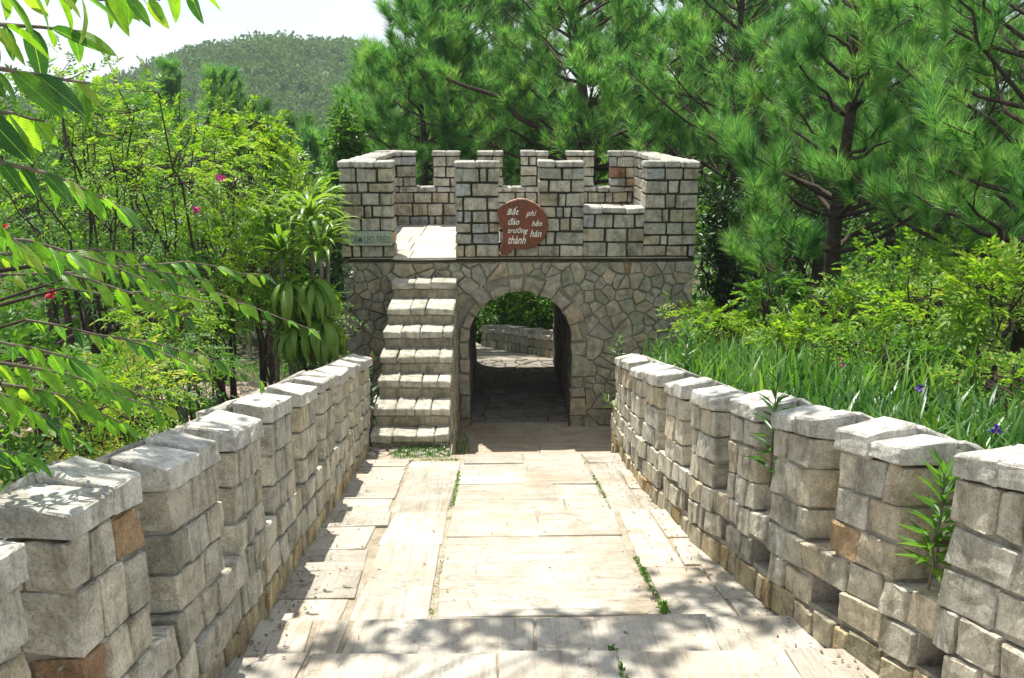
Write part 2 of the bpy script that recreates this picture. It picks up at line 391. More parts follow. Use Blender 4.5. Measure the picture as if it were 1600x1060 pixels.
# ------------------------------------------------------------------ profiles
XLk=([-1,0,3.2,3.7,4.4,5.5,7.7,9.3,11],[-1.05,-1.10,-1.18,-1.19,-1.23,-1.27,-1.37,-1.45,-1.5])
XRk=([-1,0,1.5,2.4,3.1,3.7,4.2,5.1,6.9,8.4,10,11],[2.6,2.3,1.95,1.75,1.62,1.49,1.43,1.32,1.25,1.30,1.42,1.5])
def xL(Y): return float(np.interp(Y,*XLk))
def xR(Y): return float(np.interp(Y,*XRk))
def bz(Y): return -1.6-.221*Y
TZ=-4.20; DECK=-1.80; TOPZ=-.54; Y0=11.30; Y1=15.10; X0=-2.05; X1=2.65
AX=.32; AR=.71; SPR=-2.97
def sstep(a,b,x):
    t=np.clip((x-a)/(b-a),0,1); return t*t*(3-2*t)
def terrain_z(x,y):
    x=np.asarray(x,float); y=np.asarray(y,float)
    p=np.where(y<8.6,-1.6-.221*y,np.where(y<9.95,-3.5-(y-8.6)*.52,TZ)); p=np.where(y<0,-1.6,p)
    p=np.where(y>15.1,np.maximum(-6.2,-4.42-(y-15.1)*.22),p)
    xl=np.interp(y,*XLk); xr=np.interp(y,*XRk)
    xl=np.where(y>10.8,-2.0,xl); xr=np.where(y>10.8,2.6,xr)
    xl=np.where(y>15.6,-1.6-(y-15.6)*.35,xl); xr=np.where(y>15.6,1.25-(y-15.6)*.3,xr)
    low=p-.42
    left=np.minimum(p-.5,-4.25)*sstep(-.1,1.6,xl-x)+(p-.5)*(1-sstep(-.1,1.6,xl-x))
    left=np.where(y>14,np.minimum(left,-4.25-(y-14)*.04),left); left=np.maximum(left,-7)
    rr=np.maximum(p,-4.0)+.62+.10*np.clip(x-xr,0,12)+.1*np.sin(x*1.7+y)*sstep(.5,2,x-xr)
    rr=np.where(y>13,rr-(y-13)*.12-np.clip(y-15.6,0,9)*.38,rr); rr=np.maximum(rr,-7)
    z=np.where(x<xl-.1,left,np.where(x>xr+.12,low+(rr-low)*sstep(.12,.33,x-xr),low))
    # valley to the horizon
    return z+0*x
# ------------------------------------------------------------------ terrain, hill
def grid(xs,ys,zf):
    X,Y=np.meshgrid(xs,ys); Z=zf(X,Y); V=np.stack([X,Y,Z],-1).reshape(-1,3); nx,ny=len(xs),len(ys)
    a=(np.arange(ny-1)[:,None]*nx+np.arange(nx-1)[None,:]).ravel()
    return V,np.concatenate([np.stack([a,a+1,a+nx+1],1),np.stack([a,a+nx+1,a+nx],1)])
xs=np.unique(np.concatenate([np.arange(-3.2,3.4,.1),np.arange(-14,14,.5),np.linspace(-120,120,41),np.linspace(-900,900,25)]).round(3))
ys=np.unique(np.concatenate([np.arange(-6,20,.25),np.arange(20,60,2.),np.linspace(60,1400,30)]).round(3))
V,T=grid(xs,ys,terrain_z); o=big('ground',V,T,M_SOIL,origin=np.zeros(3),smooth=True); o['kind']='structure'
def hill_z(x,y):
    r1=18.0*np.exp(-(((x+54)/42)**2))*np.exp(-(((y-215)/52)**2))
    r2=9*np.exp(-(((x+5)/60)**2))*np.exp(-(((y-230)/60)**2))
    r3=11*np.exp(-(((x+160)/60)**2))*np.exp(-(((y-230)/60)**2))
    return -8.5+r1+r2+r3+1.2*np.sin(x*.09)*np.cos(y*.07)
V,T=grid(np.linspace(-260,140,60),np.linspace(90,330,40),hill_z); o=big('hill',V,T,M_HILLG,origin=np.zeros(3),smooth=True); o['kind']='structure'

# ------------------------------------------------------------------ foliage generators
def leaves(P,D,Nn,Ls,Ws,fold=.18):
    P=np.asarray(P);n=len(P); D=D/(np.linalg.norm(D,axis=1)[:,None]+1e-9)
    Sd=np.cross(D,Nn); Sd/=np.linalg.norm(Sd,axis=1)[:,None]+1e-9; Nn=np.cross(Sd,D)
    Ls=np.broadcast_to(Ls,(n,))[:,None]; Ws=np.broadcast_to(Ws,(n,))[:,None]
    mid=P+D*Ls*.42+Nn*Ws*fold
    V=np.stack([P,mid+Sd*Ws*.5,P+D*Ls-Nn*Ls*.12,mid-Sd*Ws*.5],1).reshape(-1,3)
    b=(np.arange(n)*4)[:,None]
    T=np.concatenate([b+[0,1,2],b+[0,2,3]],1).reshape(-1,3)
    return V,T
def rnd(n): 
    v=RNG.normal(size=(n,3)); return v/np.linalg.norm(v,axis=1)[:,None]
def sprays(tm,P,D,Ls,pairs,leaf,wid,droop=.35):
    """compound sprays: P base, D dir, Ls length"""
    P=np.asarray(P);n=len(P); D=D/np.linalg.norm(D,axis=1)[:,None]
    Ls=np.broadcast_to(Ls,(n,))[:,None]
    up=np.array([0,0,1.0]); Sd=np.cross(D,up); Sd/=np.linalg.norm(Sd,axis=1)[:,None]+1e-9; Nn=np.cross(Sd,D)
    a=RNG.normal(0,.5,(n,1)); Sd2=Sd*np.cos(a)+Nn*np.sin(a); Nn=np.cross(Sd2,D); Sd=Sd2
    for k in range(pairs):
        t=(k+.8)/pairs
        base=P+D*Ls*t-up*Ls*droop*t*t
        for s in (-1,1):
            d=D*(.55+.3*t)+Sd*s*1.0-up*.25*RNG.random((n,1))+RNG.normal(0,.16,(n,3))
            sz=leaf*(1-.35*abs(t-.45))*RNG.uniform(.75,1.15,n)
            tm.add(*leaves(base,d,Nn+RNG.normal(0,.25,(n,3)),sz,sz*wid))
    tm.add(*leaves(P+D*Ls-up*Ls*droop,D-up*.4,Nn,leaf*np.ones(n),leaf*wid*np.ones(n)))
def needles(tm,P,D,nn,ln,w):
    """tufts: P centres (n,3), D axis"""
    n=len(P); D=D/np.linalg.norm(D,axis=1)[:,None]
    Pn=np.repeat(P,nn,0); Dn=np.repeat(D,nn,0)
    r=rnd(n*nn); r-=Dn*(r*Dn).sum(1)[:,None]; r/=np.linalg.norm(r,axis=1)[:,None]+1e-9
    t=RNG.random((n*nn,1)); spread=RNG.uniform(.2,1.35,(n*nn,1))*(1.2-.6*t)+np.repeat(RNG.uniform(0,.25,(n,1)),nn,0)
    d=Dn+r*spread; d/=np.linalg.norm(d,axis=1)[:,None]
    base=Pn-Dn*ln*.75*(1-t)
    l=ln*RNG.uniform(.6,1.12,(n*nn,1))*np.repeat(RNG.uniform(.75,1.15,(n,1)),nn,0); tip=base+d*l; tip[:,2]-=l[:,0]*.16*RNG.random(n*nn)
    s=np.cross(d,rnd(n*nn)); s/=np.linalg.norm(s,axis=1)[:,None]+1e-9
    V=np.stack([base-s*w*.5,base+s*w*.5,tip],1).reshape(-1,3)
    tm.add(V,np.arange(len(V)).reshape(-1,3))
def curve(a,b,n=6,sag=.0,wob=.04):
    a=np.array(a,float);b=np.array(b,float); t=np.linspace(0,1,n)[:,None]; L_=np.linalg.norm(b-a)
    P=a+(b-a)*t; P[:,2]+= (np.sin(t[:,0]*math.pi))*sag*L_
    P[1:-1]+=RNG.normal(0,wob*L_,(n-2,3))*.6
    return P
def pine(label,base,H,R,tuft=.26,nn=60,wn=.007,mat=None,lean=(0,0),bare=.15,dens=1.0,tr=.11,zlow=.12,group='pines round the gate tower',limbs=()):
    base=np.array(base,float); e=empty('pine_tree',base,label,'pine tree',group)
    wood=TM(); br=TM(); nd=TM()
    top=base+np.array([lean[0],lean[1],H])
    n=9; t=np.linspace(0,1,n)[:,None]; P=base+(top-base)*t+np.concatenate([RNG.normal(0,.05,(n,2)),np.zeros((n,1))],1)*t
    wood.tube(P,tr*(1-t[:,0]*.85)+.01,8)
    tips=[];dirs=[]
    nb=int(H/.40)
    zz=[(i+U(0,.6))/nb for i in range(nb)]
    for z in zz:
        if z<zlow: continue
        c=base+(top-base)*z; k=random.randint(4,6)
        a0=U(0,6.28)
        for j in range(k):
            a=a0+j*6.28/k+U(-.35,.35)
            rr=R*(1-.72*max(0,z-.3)/.7)*U(.6,1.1)*(0.75+.25*min(1,z/.3))
            el=U(.15,.55)+.5*z
            d=np.array([math.cos(a),math.sin(a),el]); end=c+d*rr
            Q=curve(c,end,6,-.06,.04); br.tube(Q,np.linspace(max(.014,tr*.36*(1-.6*z)),.008,6),5)
            ns=max(3,int(rr/.30*dens))
            for q in range(ns):
                f=.50+.50*(q+U(0,1))/ns; f=min(f,1.0)
                p=Q[0]+(Q[-1]-Q[0])*f; i=min(4,int(f*5)); p=Q[i]+(Q[i+1]-Q[i])*(f*5-i)
                a2=a+random.choice((-1,1))*U(.3,1.2); l2=rr*U(.14,.34)*(1.25-f*.5)
                d2=np.array([math.cos(a2),math.sin(a2),U(.25,1.1)]); e2=p+d2*l2
                br.tube(curve(p,e2,4,-.05,.04),np.linspace(.008,.004,4),4)
                tips.append(e2); dirs.append(d2*.5+np.array([0,0,1.1])+rnd(1)[0]*.2)
                if random.random()<.6: tips.append(p+d2*l2*.5+rnd(1)[0]*.08); dirs.append(d2*.7+rnd(1)[0]*.4+np.array([0,0,.8]))
            tips.append(end); dirs.append(d*.7+np.array([0,0,1.0]))
    tips.append(top); dirs.append(np.array([0,0,1.]))
    for (p0,p1,r_) in limbs:
        Q=curve(p0,p1,7,.03,.03); br.tube(Q,np.linspace(r_,r_*.35,7),6)
        for q in range(7):
            f=U(.35,1); i=min(5,int(f*6)); p=Q[i]+(Q[i+1]-Q[i])*(f*6-i); d2=rnd(1)[0]*np.array([1,1,.4])+np.array([0,0,.6]); e2=p+d2*U(.2,.5)
            br.tube(curve(p,e2,4),np.linspace(.009,.004,4),4); tips.append(e2); dirs.append(d2)
    needles(nd,np.array(tips),np.array(dirs),nn,tuft,wn)
    wood.obj('trunk',M_BARK,e,smooth=True); b=br.obj('branches',M_BARK,e,smooth=True)
    c=nd.obj('needles',mat or M_NEED,e); c['kind']='stuff'
    return e
def leafy(name,label,cat,base,center,rad,n,leaf=.06,wid=.42,mat=None,kind='spray',pairs=5,slen=.22,stems=4,group=None,bare=0,tr=.03,barkm=None,droop=.35,shell=.55,leafn=9,fork=False):
    """broadleaf shrub / tree: crown ellipsoid of twigs reached by curved stems"""
    base=np.array(base,float); center=np.array(center,float); rad=np.array(rad,float)
    e=empty(name,base,label,cat,group); wd=TM(); lf=TM()
    limbs=[]
    for i in range(stems):
        a=i*6.28/stems+U(-.5,.5); tgt=center+rad*np.array([math.cos(a)*U(.2,.7),math.sin(a)*U(.2,.7),U(-.1,.75)])
        b0=base+np.array([math.cos(a),math.sin(a),0])*U(0,.06)
        if fork:
            mid=base+(center-np.array([0,0,rad[2]*.75])-base)*.9; Q=np.concatenate([curve(b0,mid,5,0,.02)[:-1],curve(mid,tgt,5,0,.03)])
        else: Q=curve(b0,tgt,9,.0,.035)
        wd.tube(Q,np.linspace(tr,tr*.25,9),6); limbs.append(Q)
        for _ in range(3):
            k=random.randint(3,7); v=rnd(1)[0]; t2=center+rad*v*U(.6,.95); Q2=curve(Q[k],t2,7,.0,.04); wd.tube(Q2,np.linspace(tr*.45,tr*.12,7),5); limbs.append(Q2)
    LP=np.concatenate([q[3:] for q in limbs])
    v=rnd(n); r=shell+(1-shell)*RNG.random((n,1))**.6; r*=1+.16*np.sin(v[:,0:1]*5+v[:,1:2]*4+center[0])+.12*np.sin(v[:,2:3]*7+center[1]*2)
    # clumps: pull towards clump centres
    nc=max(6,n//14); cc=v[:nc]*r[:nc]; k=RNG.integers(0,nc,n); off=v*r; off=off*.35+cc[k]*.65+RNG.normal(0,.07,(n,3))
    P=center+off*rad
    out=off+np.array([0,0,.15]); out/=np.linalg.norm(out,axis=1)[:,None]
    d=out+rnd(n)*.55
    for i in range(0,n,3):
        j=np.argmin(((LP-P[i])**2).sum(1)); wd.tube(curve(LP[j],P[i],4,.02,.04),np.linspace(tr*.18+.002,.0025,4),4)
    if kind=='spray': sprays(lf,P,d,slen*RNG.uniform(.7,1.2,n),pairs,leaf,wid,droop)
    else:
        Pn=np.repeat(P,leafn,0)+rnd(n*leafn)*RNG.random((n*leafn,1))*slen
        Dn=np.repeat(d,leafn,0)+rnd(n*leafn)*.9-np.array([0,0,droop]); sz=leaf*RNG.uniform(.6,1.2,len(Pn))
        lf.add(*leaves(Pn,Dn,rnd(len(Pn))*.7+np.array([0,0,1.]),sz,sz*wid))
    wd.obj('branches',barkm or M_BARK,e,smooth=True)
    c=lf.obj('crown' if 'tree' in name else 'foliage',mat or M_MID,e); c['kind']='stuff'
    return e
def gz(x,y): return float(terrain_z(x,y))

# ------------------------------------------------------------------ tower
TOW=empty('gate_tower',(AX,Y0,TZ),'square stone gate tower with battlements and an arched passage at the foot of the path','gate tower')
def boxm(x0,x1,y0,y1,z0,z1):
    V=[(x,y,z) for x in (x0,x1) for y in (y0,y1) for z in (z0,z1)]
    return V,[[0,1,3,2],[4,6,7,5],[0,4,5,1],[2,3,7,6],[0,2,6,4],[1,5,7,3]]
def box(name,x0,x1,y0,y1,z0,z1,mat,parent,**k): V,Fc=boxm(x0,x1,y0,y1,z0,z1); return mk(name,V,Fc,mat,parent,**k)
YF=Y0+.02
# core with arched tunnel
nA=20
prof=[(AX-AR,TZ-.6)]+[(AX-AR*math.cos(math.pi*i/nA),SPR+AR*math.sin(math.pi*i/nA)) for i in range(nA+1)]+[(AX+AR,TZ-.6)]
V=[];Fc=[]
XA,XB,ZT=X0+.03,X1-.03,DECK-.05
for y in (YF,Y1-.02):
    for (x,z) in prof: V.append((x,y,z))
    for (x,z) in prof: V.append((XA if x<AX-AR*.999 and z<SPR-.01 else (XB if x>AX+AR*.999 and z<SPR-.01 else XA+(x-(AX-AR))/(2*AR)*(XB-XA)), y, z if z<SPR-.01 else ZT))
m_=len(prof)
for i in range(m_-1):
    a,b,c,d=i,i+1,m_+i+1,m_+i
    Fc.append([a,d,c,b]); A=2*m_
    Fc.append([A+a,A+b,A+c,A+d]); Fc.append([a,b,A+b,A+a]); Fc.append([d,A+d,A+c,c])
# order fix for outer ring start
core=mk('rubble_wall',V,Fc,M_RUBM,TOW)
inner=[]
# tunnel lining
V=[];Fc=[]
for y in (YF+.22,Y1-.05):
    for (x,z) in prof: V.append(((x-AX)*.993+AX,y,z-.004))
for i in range(m_-1): Fc.append([i,i+1,m_+i+1,m_+i])
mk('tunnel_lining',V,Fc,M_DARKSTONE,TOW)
def rubcol():
    r=random.random()
    if r<.5: b=np.array([.40,.37,.285])
    elif r<.72: b=np.array([.36,.345,.285])
    elif r<.88: b=np.array([.42,.365,.26])
    elif r<.975: b=np.array([.31,.315,.235])
    else: b=np.array([.34,.23,.12])
    return b*U(.82,1.1)
# voussoirs and jambs
def quadprism(p4,parent,name,proud):
    p4=[(p[0]+RNG.normal(0,.012),p[1]+RNG.normal(0,.012)) for p in p4]; V,Fc=prism(p4,YF+.01,Y0-proud*.7,.010,.03); o=mk(name,V,Fc,M_RUB,parent,color=rubcol()); return o
RO=[]
th=0; 
while th<math.pi-.02:
    w=U(.20,.40); 
    if th+w>math.pi-.12: w=math.pi-th
    ro=AR+U(.10,.34); g=.012
    pts=[]
    for t_ in (th+g,th+w/2,th+w-g): pts.append((AX-AR*math.cos(t_),SPR+AR*math.sin(t_)))
    for t_ in (th+w-g,th+w/2,th+g): pts.append((AX-ro*math.cos(t_),SPR+ro*math.sin(t_)))
    quadprism(pts,TOW,'arch_stone',U(.012,.035)); th+=w
for s in (-1,1):
    z=SPR
    while z>TZ+.02:
        h=U(.14,.34); z2=max(TZ-.02,z-h); w=U(.13,.24) if s>0 else .13
        a,b=AX+s*AR,AX+s*(AR+w)
        pts=[(a,z2+.008),(a,z-.008),(b+U(-.02,.02),z-.008),(b+U(-.02,.02),z2+.008)]
        if s<0: pts.reverse()
        quadprism(pts,TOW,'arch_stone',U(.01,.03)); z=z2
def okr(x,z):
    if z>SPR: return math.hypot(x-AX,z-SPR)>AR+.27
    return abs(x-AX)>AR+.24
seeds=poisson((X0,X1,TZ-.1,DECK-.07),.115,500,okr,7000)
seeds=seeds[RNG.random(len(seeds))>.38]
def ext(s):
    c=[]
    if s[1]>SPR-.02:
        d=np.array([s[0]-AX,s[1]-SPR]); L_=np.linalg.norm(d); d/=L_
        c.append(((-d[0],-d[1]),-(d[0]*AX+d[1]*SPR)-(AR+.22)))
    if s[1]<SPR+.1:
        sg=1 if s[0]>AX else -1
        c.append(((-sg,0),-(sg*AX)-(AR+.2)))
    return c
for q in voronoi(seeds,(X0,X1,TZ-.1,DECK-.07),.011,ext):
    if -1.36<np.mean([p[0] for p in q])<-.55 and np.mean([p[1] for p in q])<-2.25: continue   # behind the stairs
    q=wob(q[::-1],.012)
    V,Fc=prism(q,YF+.01,Y0-U(-.002,.022),.010,.04)
    mk('rubble_stone',V,Fc,M_RUB,TOW,color=rubcol())
# rubble jamb stones inside the passage
for s in (-1,1):
    xw=AX+s*AR
    for r_ in range(6):
        y=YF+.02
        while y<Y1-.3:
            l=U(.25,.5); z0=TZ+r_*.2; 
            C=[[[ (xw-s*(.0 if i else -.06)-s*.0*0+ (-s*U(.0,.03) if i else 0), yy,zz) for zz in (z0+.01,z0+.19)] for yy in (y+.01,min(y+l,Y1)-.01)] for i in (0,1)]
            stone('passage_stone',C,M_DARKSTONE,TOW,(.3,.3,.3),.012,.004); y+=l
# ledge and deck
box('ledge_shadow_strip',X0-.006,X1+.006,Y0+.004,Y1+.01,DECK-.06,DECK-.012,M_DARKM,TOW)  # flush strip in mossy joint colour, dark to paint the deck edge's shadow line
dk=box('deck',X0+.1,X1-.1,Y0-.03,Y1-.1,DECK-.011,DECK,M_JOINT,TOW)
x=X0+.28
rows=[Y0-.06,11.9,12.6,13.3,14.0,14.85]
for i in range(len(rows)-1):
    x=X0+.28; 
    while x<X1-.3:
        w=min(U(.4,.75),X1-.28-x); 
        if w<.12: break
        xa,xb=x,x+w
        if i==0: xa,xb=max(xa,-1.38),min(xb,-.53)
        if xb-xa>.08:
            C=[[[ (xx,yy,zz) for zz in (DECK-.03,DECK+.018)] for yy in (rows[i]+.008,rows[i+1]-.008)] for xx in (xa+.008,xb-.008)]
            stone('deck_slab',C,M_SLABX,dk,(.50,.475,.43),.008,.004)
        x+=w
def blkcol():
    r=random.random()
    if r<.55: b=np.array([.44,.42,.34])
    elif r<.75: b=np.array([.38,.38,.31])
    elif r<.90: b=np.array([.46,.41,.30])
    elif r<.972: b=np.array([.38,.39,.37])
    elif r<.992: b=np.array([.42,.31,.17])
    else: b=np.array([.36,.19,.11])
    return b*U(.82,1.12)
def course_wall(name,ax,a0,a1,n0,n1,z0,z1,face,ch=.176,cap=True,parent=TOW,joint=.026,both=False,label=None,capsplit=2):
    """masonry along axis ax ('x' or 'y') from a0 to a1, thickness n0..n1 in the other axis, faces listed in face"""
    if ax=='x': core=box(name,a0+.015,a1-.015,min(n0,n1)+.02,max(n0,n1)-.02,z0,z1-.03,M_DARKM,parent)
    else: core=box(name,min(n0,n1)+.02,max(n0,n1)-.02,a0+.015,a1-.015,z0,z1-.03,M_DARKM,parent)
    if label: core['label']=label
    zc=z1-(.085 if cap else 0); nC=max(1,round((zc-z0)/ch)); hs=np.array([U(.8,1.2) for _ in range(nC)]); hs=hs/hs.sum()*(zc-z0); z=z0
    def P3(a,n,zz): return (a,n,zz) if ax=='x' else (n,a,zz)
    for r_ in range(nC):
        zt=z+hs[r_]; 
        for fi,fs in enumerate(face):
            a=a0
            while a<a1-.01:
                w=random.choice((U(.20,.32),U(.20,.32),U(.09,.16)))
                if a+w>a1-.09: w=a1-a
                depth=(n0 if fs==0 else n1); inn=(n0+n1)/2
                pr=U(.0,.012)*(-1 if depth<inn else 1)
                C=[[[P3(aa,nn_,zz) for zz in (z+joint/2,zt-joint/2)] for nn_ in sorted((depth+pr,inn))] for aa in (a+(joint/2 if a>a0 else 0),a+w-(joint/2 if a+w<a1 else 0))]
                if ax=='y': C=[[[P3(aa,nn_,zz) for zz in (z+joint/2,zt-joint/2)] for aa in (a+(joint/2 if a>a0 else 0),a+w-(joint/2 if a+w<a1 else 0))] for nn_ in sorted((depth+pr,inn))]
                stone('stone',C,M_TOP,core,blkcol(),.009,.004)
                a+=w
        z=zt
    if cap:
        a=a0-.015; e1=a1+.015
        while a<e1-.01:
            w=U(.18,.34)
            if a+w>e1-.14: w=e1-a
            lo,hi=min(n0,n1)-.02,max(n0,n1)+.02
            z0c,z1c=zc+.008,z1+U(-.006,.008)
            if ax=='x': C=[[[ (aa,nn_,zz) for zz in (z0c,z1c)] for nn_ in (lo,hi)] for aa in (a+.004,a+w-.004)]
            else: C=[[[ (nn_,aa,zz) for zz in (z0c,z1c)] for aa in (a+.004,a+w-.004)] for nn_ in (lo,hi)]
            stone('cap_stone',C,M_TOP,core,np.array([.47,.46,.41])*U(.85,1.08),.014,.005)
            a+=w
    return core
TH=.34; zb=DECK+.0
SILL=-1.14
# front
course_wall('corner_pier','x',X0,-1.36,Y0,Y0+TH,zb,TOPZ,(0,1),label='left corner pier with a small plaque')
course_wall('merlon','x',-.54,.04,Y0,Y0+TH,zb,TOPZ,(0,1))
course_wall('parapet_wall','x',.045,.555,Y0+.004,Y0+TH-.004,zb,SILL,(0,1))
course_wall('merlon','x',.56,1.15,Y0,Y0+TH,zb,TOPZ,(0,1))
course_wall('parapet_wall','x',1.155,1.955,Y0+.004,Y0+TH-.004,zb,SILL,(0,1))
course_wall('corner_pier','x',1.96,X1,Y0,Y0+TH,zb,TOPZ,(0,1))
# sides
course_wall('side_wall','y',Y0+TH+.004,Y1-TH-.004,X0,X0+.30,zb,TOPZ-.01,(1,))
course_wall('side_wall','y',Y0+TH+.004,Y1-TH-.004,X1-.30,X1,zb,TOPZ-.01,(0,))
# back
course_wall('back_wall','x',X0,X1,Y1-TH,Y1,zb,SILL,(0,))
for a,b in ((X0,-1.38),(-1.07,-.63),(-.31,.11),(.42,.88),(1.21,1.66),(1.94,X1)):
    course_wall('merlon','x',a,b,Y1-TH+.002,Y1-.002,SILL+.012,TOPZ,(0,))
# ---- sign board
pts=[(500,400),(520,320),(600,260),(690,215),(790,185),(900,190),(1010,235),(1100,300),(1160,380),(1200,460),(1215,560),(1190,660),(1150,740),(1080,810),(1000,860),(900,890),(800,880),(720,880),(700,930),(640,960),(580,965),(545,930),(550,850),(585,760),(585,650),(560,580),(540,500)]
def zx(p): return at(720+p[0]*.1132,290+p[1]*.1132,11.2)
Pn=[zx(p) for p in pts]; cs=np.mean(Pn,0)
SG=empty('carved_sign',(cs[0],11.25,cs[2]-.3),'reddish brown wooden slab sign with white script hung on the tower parapet','sign')
n=len(Pn); V=[(p[0],11.215,p[2]) for p in Pn]+[(p[0],11.275,p[2]) for p in Pn]+[(cs[0]+(p[0]-cs[0])*.965,11.205,cs[2]+(p[2]-cs[2])*.965) for p in Pn]+[(cs[0],11.205,cs[2])]
mk('board',V,[[2*n+i,2*n+(i+1)%n,3*n] for i in range(n)]+[[i,(i+1)%n,2*n+(i+1)%n,2*n+i] for i in range(n)],M_WOOD,SG)
mk('bark_edge',V,[[n+i,n+(i+1)%n,(i+1)%n,i] for i in range(n)],M_SAPW,SG)
def text(s,uvbox,Y,mat,parent,shear=.25,off=0.0,ext=.004,name='lettering'):
    c=bpy.data.curves.new('txt','FONT'); c.body=s; c.shear=shear; c.offset=off; c.size=1; c.resolution_u=3; c.extrude=ext
    tmp=bpy.data.objects.new('txt',c); COL.objects.link(tmp); dg=bpy.context.evaluated_depsgraph_get()
    me=bpy.data.meshes.new_from_object(tmp.evaluated_get(dg)); bpy.data.objects.remove(tmp)
    co=np.array([v.co[:] for v in me.vertices]); mn,mxx=co.min(0),co.max(0)
    a=at(uvbox[0],uvbox[3],Y); b=at(uvbox[2],uvbox[1],Y)
    X=a[0]+(co[:,0]-mn[0])/(mxx[0]-mn[0])*(b[0]-a[0]); Z=a[2]+(co[:,1]-mn[1])/(mxx[1]-mn[1])*(b[2]-a[2]); Yv=Y-co[:,2]
    return mk(name,np.stack([X,Yv,Z],1),[list(p.vertices) for p in me.polygons],mat,parent)
for (dx,dz) in ((-.2,.22),(.2,.2),(-.18,-.22),(.16,-.2)):
    tm=TM(); q_=np.array([cs[0]+dx,11.205,cs[2]+dz]); tm.tube([q_,q_-[0,.012,0]],[.009,.008],8); tm.add([q_-[0,.012,0],q_+[.009,-.012,0],q_+[0,-.012,.009],q_+[-.009,-.012,0],q_+[0,-.012,-.009]],[(0,1,2),(0,2,3),(0,3,4),(0,4,1)]); tm.obj('nail',M_DARKM,SG)
for s,b in (('Bất',(640,295,805,405)),('phi',(900,345,1045,445)),('đáo',(655,450,810,545)),('hảo',(980,478,1125,562)),('trường',(650,580,930,680)),('hán',(955,615,1115,712)),('thành',(655,695,900,808))):
    text(s,[720+b[0]*.1132,290+b[1]*.1132,720+b[2]*.1132,290+b[3]*.1132],11.198,M_WHITE,SG,.35,.010)
a=at(545,384,11.26); b=at(612,362,11.26)
PL=box('plaque',a[0],b[0]-.0,11.255,11.31,a[2],b[2],M_PLATE,None); setp(PL,'pale grey green plaque with faded capital lettering on the left corner pier','plaque')
text('CẤM LEO TRÈO',[547,363,610,380],11.25,M_INK,PL,0,.004,.002)

# ------------------------------------------------------------------ stairs
ST=empty('stone_staircase',(-.94,8.82,-3.5),'narrow flight of seven pale stone steps climbing to the tower deck','staircase')
lips=[441,481,517.5,556,594,637.5,679]; zs=[-2.06-.215*i for i in range(7)]
ysl=[-z/math.tan(PITCH+math.atan((v-530)/F)) for z,v in zip(zs,lips)]
XS0,XS1=-1.37,-.53
for i in range(7):
    yb=Y0-.01 if i==0 else ysl[i-1]+.02; ya=ysl[i]; z=zs[i]; zlow=-3.55 if i==6 else zs[i+1]-.03
    xa,xb=XS0-(i*.004),XS1
    stp=box('step',xa+.02,xb-.02,ya+.03,yb,zlow,z-.06,M_RUBM,ST)
    x=xa
    while x<xb-.01:      # tread slabs
        w=U(.16,.30)
        if x+w>xb-.1: w=xb-x
        C=[[[ (xx,yy,zz) for zz in (z-.085,z)] for yy in (ya-U(.0,.02),yb+.02 if i else Y0-.05)] for xx in (x+.004,x+w-.004)]
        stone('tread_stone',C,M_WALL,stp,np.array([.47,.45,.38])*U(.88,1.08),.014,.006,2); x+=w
    x=xa+.01
    hl=z-.09-zlow-.02
    if i==6: hl=.08
    while x<xb-.01:
        w=U(.2,.36)
        if x+w>xb-.1: w=xb-.01-x
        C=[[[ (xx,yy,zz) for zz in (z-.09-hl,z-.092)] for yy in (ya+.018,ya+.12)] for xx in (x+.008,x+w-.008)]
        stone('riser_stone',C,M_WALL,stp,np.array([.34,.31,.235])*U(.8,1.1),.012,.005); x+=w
# side mass: stepped rubble wall on both sides
ch_=mk('side_mass',*(lambda y0,y1: ([(XS0+.02,ysl[6]+.1,-4.2),(XS1-.03,ysl[6]+.1,-4.2),(XS0+.02,Y0,-4.2),(XS1-.03,Y0,-4.2),(XS0+.02,ysl[6]+.1,-3.6),(XS1-.03,ysl[6]+.1,-3.6),(XS0+.02,Y0,-2.3),(XS1-.03,Y0,-2.3)],[[0,4,5,1],[1,5,7,3],[0,2,6,4],[4,6,7,5]]))(0,0),M_RUBM,ST)
seeds=poisson((8.85,Y0,-4.3,-2.1),.12,200,lambda y,z:True,3000)
def exs(s): 
    sl_=(-2.14+3.45)/(11.1-9.0); nx=np.array([-sl_,1])/math.hypot(sl_,1); c=nx@np.array([9.0,-3.5])
    return [((nx[0],nx[1]),c)]
for q in voronoi(seeds,(8.85,Y0-.03,-4.3,-2.1),.014,exs):
    V,Fc=prism(q,0,-.035,.012,.05); V=np.array(V); V=np.stack([XS1-.035-V[:,1]-0.0,V[:,0],V[:,2]],1)
    mk('side_stone',V,[f[::-1] for f in Fc],M_RUB,ST,color=rubcol())

# ------------------------------------------------------------------ path
def pz(Y):
    ks=[(-2,-1.5),(0,-1.62),(1.2,-1.84),(1.2001,-1.90),(2.4,-2.10),(2.4001,-2.17),(2.9,-2.2),(2.9001,-2.27),(3.36,-2.315),(3.3601,-2.40),(3.8,-2.425),(3.8001,-2.505),(6.0,-2.905),(6.0001,-2.94),(7.56,-3.25),(7.5601,-3.285),(8.6,-3.5)]
    return float(np.interp(Y,[k[0] for k in ks],[k[1] for k in ks]))
PB=[]
ysr=[-2,0,1.2,2.4,2.9,3.36,3.8,6.0,7.56,8.6]
V=[];Fc=[]
yy=sorted(set([-2,0,1.2,1.201,2.4,2.401,2.9,2.901,3.36,3.361,3.8,3.801,4.4,5,5.5,6,6.001,6.8,7.56,7.561,8.1,8.58,8.6,9.05,9.051,9.5,9.501,9.95,9.951,11.34]))
def pzz(y):
    if y<=8.6: return pz(y)
    if y<=9.05: return -3.73
    if y<=9.5: return -3.96
    return TZ
